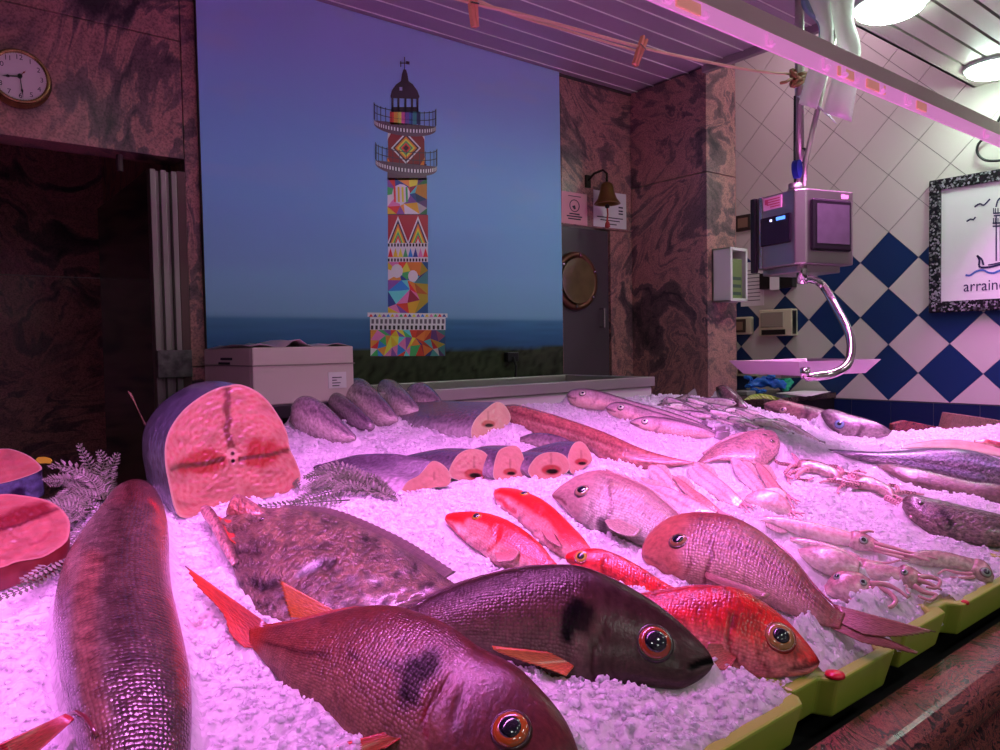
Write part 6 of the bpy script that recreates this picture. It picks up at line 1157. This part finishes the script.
for i in range(17):
    bx, by = rr.uniform(84, 112), rr.uniform(486, 530); a = math.radians(rr.uniform(118, 262)); L_ = rr.uniform(38, 62)
    ex_, ey2 = bx+L_*math.cos(a), by-L_*.62*math.sin(a)
    FL.append(([(bx, by), (bx+.35*L_*math.cos(a)+rr.uniform(-5, 5), by-.25*L_*math.sin(a)-5), (bx+.7*L_*math.cos(a), by-.48*L_*math.sin(a)-4), (ex_, ey2)], rr.uniform(9, 13), .015+.05*max(0, math.sin(a))*rr.random()))
fern('grey-green fern fronds between the tuna steaks and the big scaled fish', FL+[([(104, 500), (92, 470), (84, 455), (78, 443)], 11, .06), ([(104, 500), (108, 474), (114, 462), (118, 452)], 12, .05), ([(104, 500), (100, 476), (104, 462), (98, 450)], 12, .05), ([(90, 530), (70, 548), (48, 566), (20, 582)], 12, .012), ([(80, 545), (52, 570), (24, 588), (-6, 600)], 11, .01), ([(108, 498), (86, 474), (64, 466), (48, 468)], 12, .03)])
FR = [([(398, 500), (370, 487), (344, 474), (318, 480)], 9, .01), ([(396, 497), (360, 484), (330, 470), (304, 478)], 9, .02), ([(392, 490), (362, 476), (340, 466), (318, 468)], 8, .02), ([(380, 492), (344, 490), (312, 496), (290, 504)], 9, .01), ([(350, 500), (318, 502), (280, 506), (246, 508)], 8, .008), ([(372, 480), (382, 470), (392, 466), (400, 468)], 7, .015), ([(398, 500), (384, 488), (376, 478), (366, 474)], 8, .015), ([(300, 490), (294, 478), (291, 466), (289, 452)], 6, .02)]
for i in range(9):
    bx, by = rr.uniform(345, 385), rr.uniform(478, 496); L_ = rr.uniform(30, 50); FR.append(([(bx, by), (bx-L_*.35, by-6+rr.uniform(-3, 3)), (bx-L_*.7, by-6+rr.uniform(-5, 6)), (bx-L_, by-1+rr.uniform(-6, 8))], rr.uniform(6, 9), .012*rr.random()+.004))
fern('grey-green fern sprig at the foot of the tuna chunk, by the cut grey fish', FR)
# ------------------------------------------------------------------ crushed ice
x0, x1, y0, y1, st = -.55, 3.56, .488, 1.975, .0052
nx, ny = int((x1-x0)/st)+1, int((y1-y0)/st)+1
Xg, Yg = np.meshgrid(x0+st*np.arange(nx), y0+st*np.arange(ny))
H = ice_z(Xg, Yg)+(.015)*(vnoise(Xg*4.2, Yg*4.2, 31)-.5)+.016*(vnoise(Xg*11, Yg*11, 32)-.5)
edge = np.interp(Xg, [-.6, .30, .46, .80, 2.40, 2.62, 3.02, 3.56], [1.45, 1.50, 1.58, 1.90, 1.84, 1.22, 1.10, 1.03])+.03*(vnoise(Xg*7, Yg*0, 8)-.5)
H -= np.clip((Yg-edge)*1.6, 0, .4)
H -= np.clip((.506-Yg)/.02, 0, 1)**1.5*.012
Rm = np.full(H.shape, -9.)
for Q in SPLAT:
    i = np.round((Q[:, 0]-x0)/st).astype(int); j = np.round((Q[:, 1]-y0)/st).astype(int); ok = (i > 1) & (i < nx-2) & (j > 1) & (j < ny-2) & (Q[:, 2] > .9)
    i, j, z = i[ok], j[ok], Q[ok, 2]
    for di in (-1, 0, 1):
        for dj in (-1, 0, 1): np.maximum.at(Rm, (j+dj, i+di), z-.007)
F0 = Rm.copy()
for _ in range(16):
    S_ = Rm.copy()
    for ax, sh_ in ((0, 1), (0, -1), (1, 1), (1, -1)): S_ = np.maximum(S_, np.roll(Rm, sh_, ax)-.0062)
    Rm = S_
H = np.maximum(H, np.minimum(Rm, H+.05*sstep(.50, .60, Yg)))
Hb = H.copy()
H = H+.008*(vnoise(Xg*55, Yg*55, 41)-.5)+.007*(vnoise(Xg*110+3, Yg*110, 42)-.5)
keep = (F0 > -1)
kd = keep.copy()
for _ in range(2): kd = kd | np.roll(kd, 1, 0) | np.roll(kd, -1, 0) | np.roll(kd, 1, 1) | np.roll(kd, -1, 1)
H = np.where(kd & ~keep, H-.004, H)
H = np.where(keep, np.minimum(H, np.maximum(F0, ice_z(Xg, Yg)-.02)), H)
V = np.stack([Xg, Yg, H], -1).reshape(-1, 3)
idx = np.arange(nx*ny).reshape(ny, nx); Q4 = np.stack([idx[:-1, :-1], idx[:-1, 1:], idx[1:, 1:], idx[1:, :-1]], -1).reshape(-1, 4)
def front(x): return np.where(((x > .866) & (x < .952)) | ((x > 1.296) & (x < 1.372)), .520, np.where(((x > 1.118) & (x < 1.132)), .505, .490))
qc = V[Q4].mean(1); Q4 = Q4[qc[:, 1] > front(qc[:, 0])]
# loose lumps
ico = bmesh.new(); bmesh.ops.create_icosphere(ico, subdivisions=1, radius=1.); IV = np.array([v.co[:] for v in ico.verts]); IF = np.array([[v.index for v in f.verts] for f in ico.faces]); ico.free()
NL = 42000
LX, LY = RS.uniform(x0+.02, x1-.02, NL*2), RS.uniform(y0+.005, y1-.03, NL*2)
P0 = np.stack([LX, LY, ice_z(LX, LY)], 1); pxx, pyy = to_px(P0); dep = (P0-CAM)@M[2]
ei = np.clip(((LX-x0)/st).astype(int), 0, nx-1); ej = np.clip(((LY-y0)/st).astype(int), 0, ny-1)
ok = (pxx > -60) & (pxx < 1060) & (pyy < 830) & (LY < edge[ej, ei]+.02) & (LY > np.where(((LX > .866) & (LX < .952)) | ((LX > 1.296) & (LX < 1.372)), .522, .494)) & (~kd[ej, ei]); LX, LY, ei, ej = LX[ok][:NL], LY[ok][:NL], ei[ok][:NL], ej[ok][:NL]
n = len(LX); rad = .0024+.0040*RS.rand(n)**2.+.005*np.clip((LX-2.2)/.6, 0, 1)*RS.rand(n)+.0035*(RS.rand(n) > .97)
sm_area = sstep(.35, .1, LX)*(LY < 1.3); rad *= 1-.35*sm_area
SCL = rad[:, None]*RS.uniform(.6, 1.25, (n, 3)); q = RS.randn(n, 4); q /= np.linalg.norm(q, axis=1)[:, None]; w_, xx, yy, zz = q.T
Rt = np.stack([1-2*(yy*yy+zz*zz), 2*(xx*yy-zz*w_), 2*(xx*zz+yy*w_), 2*(xx*yy+zz*w_), 1-2*(xx*xx+zz*zz), 2*(yy*zz-xx*w_), 2*(xx*zz-yy*w_), 2*(yy*zz+xx*w_), 1-2*(xx*xx+yy*yy)], 1).reshape(n, 3, 3)
LV = IV[None]*SCL[:, None]*RS.uniform(.75, 1.2, (n, 12, 1)); LV = np.einsum('nij,nkj->nki', Rt, LV)+np.stack([LX, LY, H[ej, ei]-rad*.18], 1)[:, None]
LF = IF[None]+(12*np.arange(n))[:, None, None]+nx*ny
me = bpy.data.meshes.new('crushed_ice'); AV = np.vstack([V, LV.reshape(-1, 3)]); T3 = LF.reshape(-1, 3)
me.vertices.add(len(AV)); me.vertices.foreach_set('co', AV.astype(np.float32).ravel())
nl = len(Q4)*4+len(T3)*3; me.loops.add(nl); me.loops.foreach_set('vertex_index', np.concatenate([Q4.ravel(), T3.ravel()]).astype(np.int32))
me.polygons.add(len(Q4)+len(T3)); me.polygons.foreach_set('loop_start', np.concatenate([np.arange(len(Q4))*4, len(Q4)*4+np.arange(len(T3))*3]).astype(np.int32))
me.polygons.foreach_set('use_smooth', np.zeros(len(Q4)+len(T3), bool)); me.update(calc_edges=True); me.validate()
mi, N, L, bs = new_mat('ice'); bs.inputs['Base Color'].default_value = (.95, .95, .97, 1); bs.inputs['Roughness'].default_value = .16; bs.inputs['IOR'].default_value = 1.31
bs.inputs['Subsurface Weight'].default_value = 1.; bs.inputs['Subsurface Radius'].default_value = (1, 1, 1); bs.inputs['Subsurface Scale'].default_value = .02
tc = N.new('ShaderNodeTexCoord'); vo = N.new('ShaderNodeTexVoronoi'); vo.inputs['Scale'].default_value = 130; bp = N.new('ShaderNodeBump'); bp.inputs['Strength'].default_value = .5; bp.inputs['Distance'].default_value = .004
L.new(tc.outputs['Object'], vo.inputs['Vector']); L.new(vo.outputs['Distance'], bp.inputs['Height']); L.new(bp.outputs['Normal'], bs.inputs['Normal'])
tb2 = N.new('ShaderNodeBsdfTranslucent'); tb2.inputs[0].default_value = (.96, .96, 1., 1); mx2 = N.new('ShaderNodeMixShader'); mx2.inputs[0].default_value = .38
outn = N['Material Output']; L.new(bs.outputs[0], mx2.inputs[1]); L.new(tb2.outputs[0], mx2.inputs[2]); L.new(mx2.outputs[0], outn.inputs['Surface'])
PA_ = np.array([on_ice(x, y) for x, y in [(212, 608), (222, 632), (205, 618)]]); sd_ = np.min(np.hypot(AV[:, None, 0]-PA_[None, :, 0], AV[:, None, 1]-PA_[None, :, 1]), axis=1)
a_ = me.attributes.new('Stain', 'FLOAT', 'POINT'); a_.data.foreach_set('value', (np.clip(1-sd_/.045, 0, 1)*.7*vnoise(AV[:, 0]*60, AV[:, 1]*60, 3)).astype(np.float32))
sa_ = N.new('ShaderNodeAttribute'); sa_.attribute_name = 'Stain'; sx_ = N.new('ShaderNodeMix'); sx_.data_type = 'RGBA'; sx_.inputs[6].default_value = (.95, .95, .97, 1); sx_.inputs[7].default_value = (.9, .3, .3, 1)
L.new(sa_.outputs['Fac'], sx_.inputs[0]); L.new(sx_.outputs[2], bs.inputs['Base Color'])
ice_o = link('crushed_ice', me, mi); tag(ice_o, 'bed of crushed ice under the fish, lit pink', 'ice', kind='stuff')
# ------------------------------------------------------------------ light
def area(name, loc, rot, sx, sy, power, col, spread=PI, shape='RECTANGLE'):
    l = bpy.data.lights.new(name, 'AREA'); l.shape = shape; l.size = sx; l.size_y = sy; l.energy = power; l.color = col; l.spread = spread
    o = bpy.data.objects.new(name, l); COL.objects.link(o); o.location = loc; o.rotation_euler = rot; return o
area('rail_lamp_light', (.95, RY+.016, ZL+.0165), (math.radians(6), 0, 0), 5.6, .03, 46, (1., .23, .98), spread=math.radians(88))
for x, y, e_ in [(-.3, 1.18, .5), (.72, 1.18, .5), (1.7, 1.18, .5), (-.4, -.5, 2.6), (.9, -.5, 2.6), (2.2, -.5, 2.6), (3.3, -.3, 1.4), (.2, -1.7, 3.2), (1.8, -1.7, 3.2)]: area('ceiling_fill_light', (x, y, 2.592), (0, 0, 0), .2, .2, e_, (.92, 1., .92), shape='DISK')  # unseen ceiling lights added as fill, the shoppers' side ones for the back wall
area('tile_wall_fill_light', (3.35, 1.95, 3.38), (0, 0, 0), .3, .3, 5, (1., .74, .92), shape='DISK')  # unseen lamp added to brighten the upper tiles with a pinkish tone
w = bpy.data.worlds.new('hall'); SC.world = w; w.use_nodes = True; bgd = w.node_tree.nodes['Background']; bgd.inputs[0].default_value = (.86, .60, .74, 1); bgd.inputs[1].default_value = .18
vs_ = SC.view_settings; vs_.view_transform = 'Standard'; vs_.look = 'None'; vs_.gamma = 1.; vs_.exposure = .38; vs_.use_curve_mapping = False
for o in list(bpy.data.objects):
    if 'org' in o: del o['org']
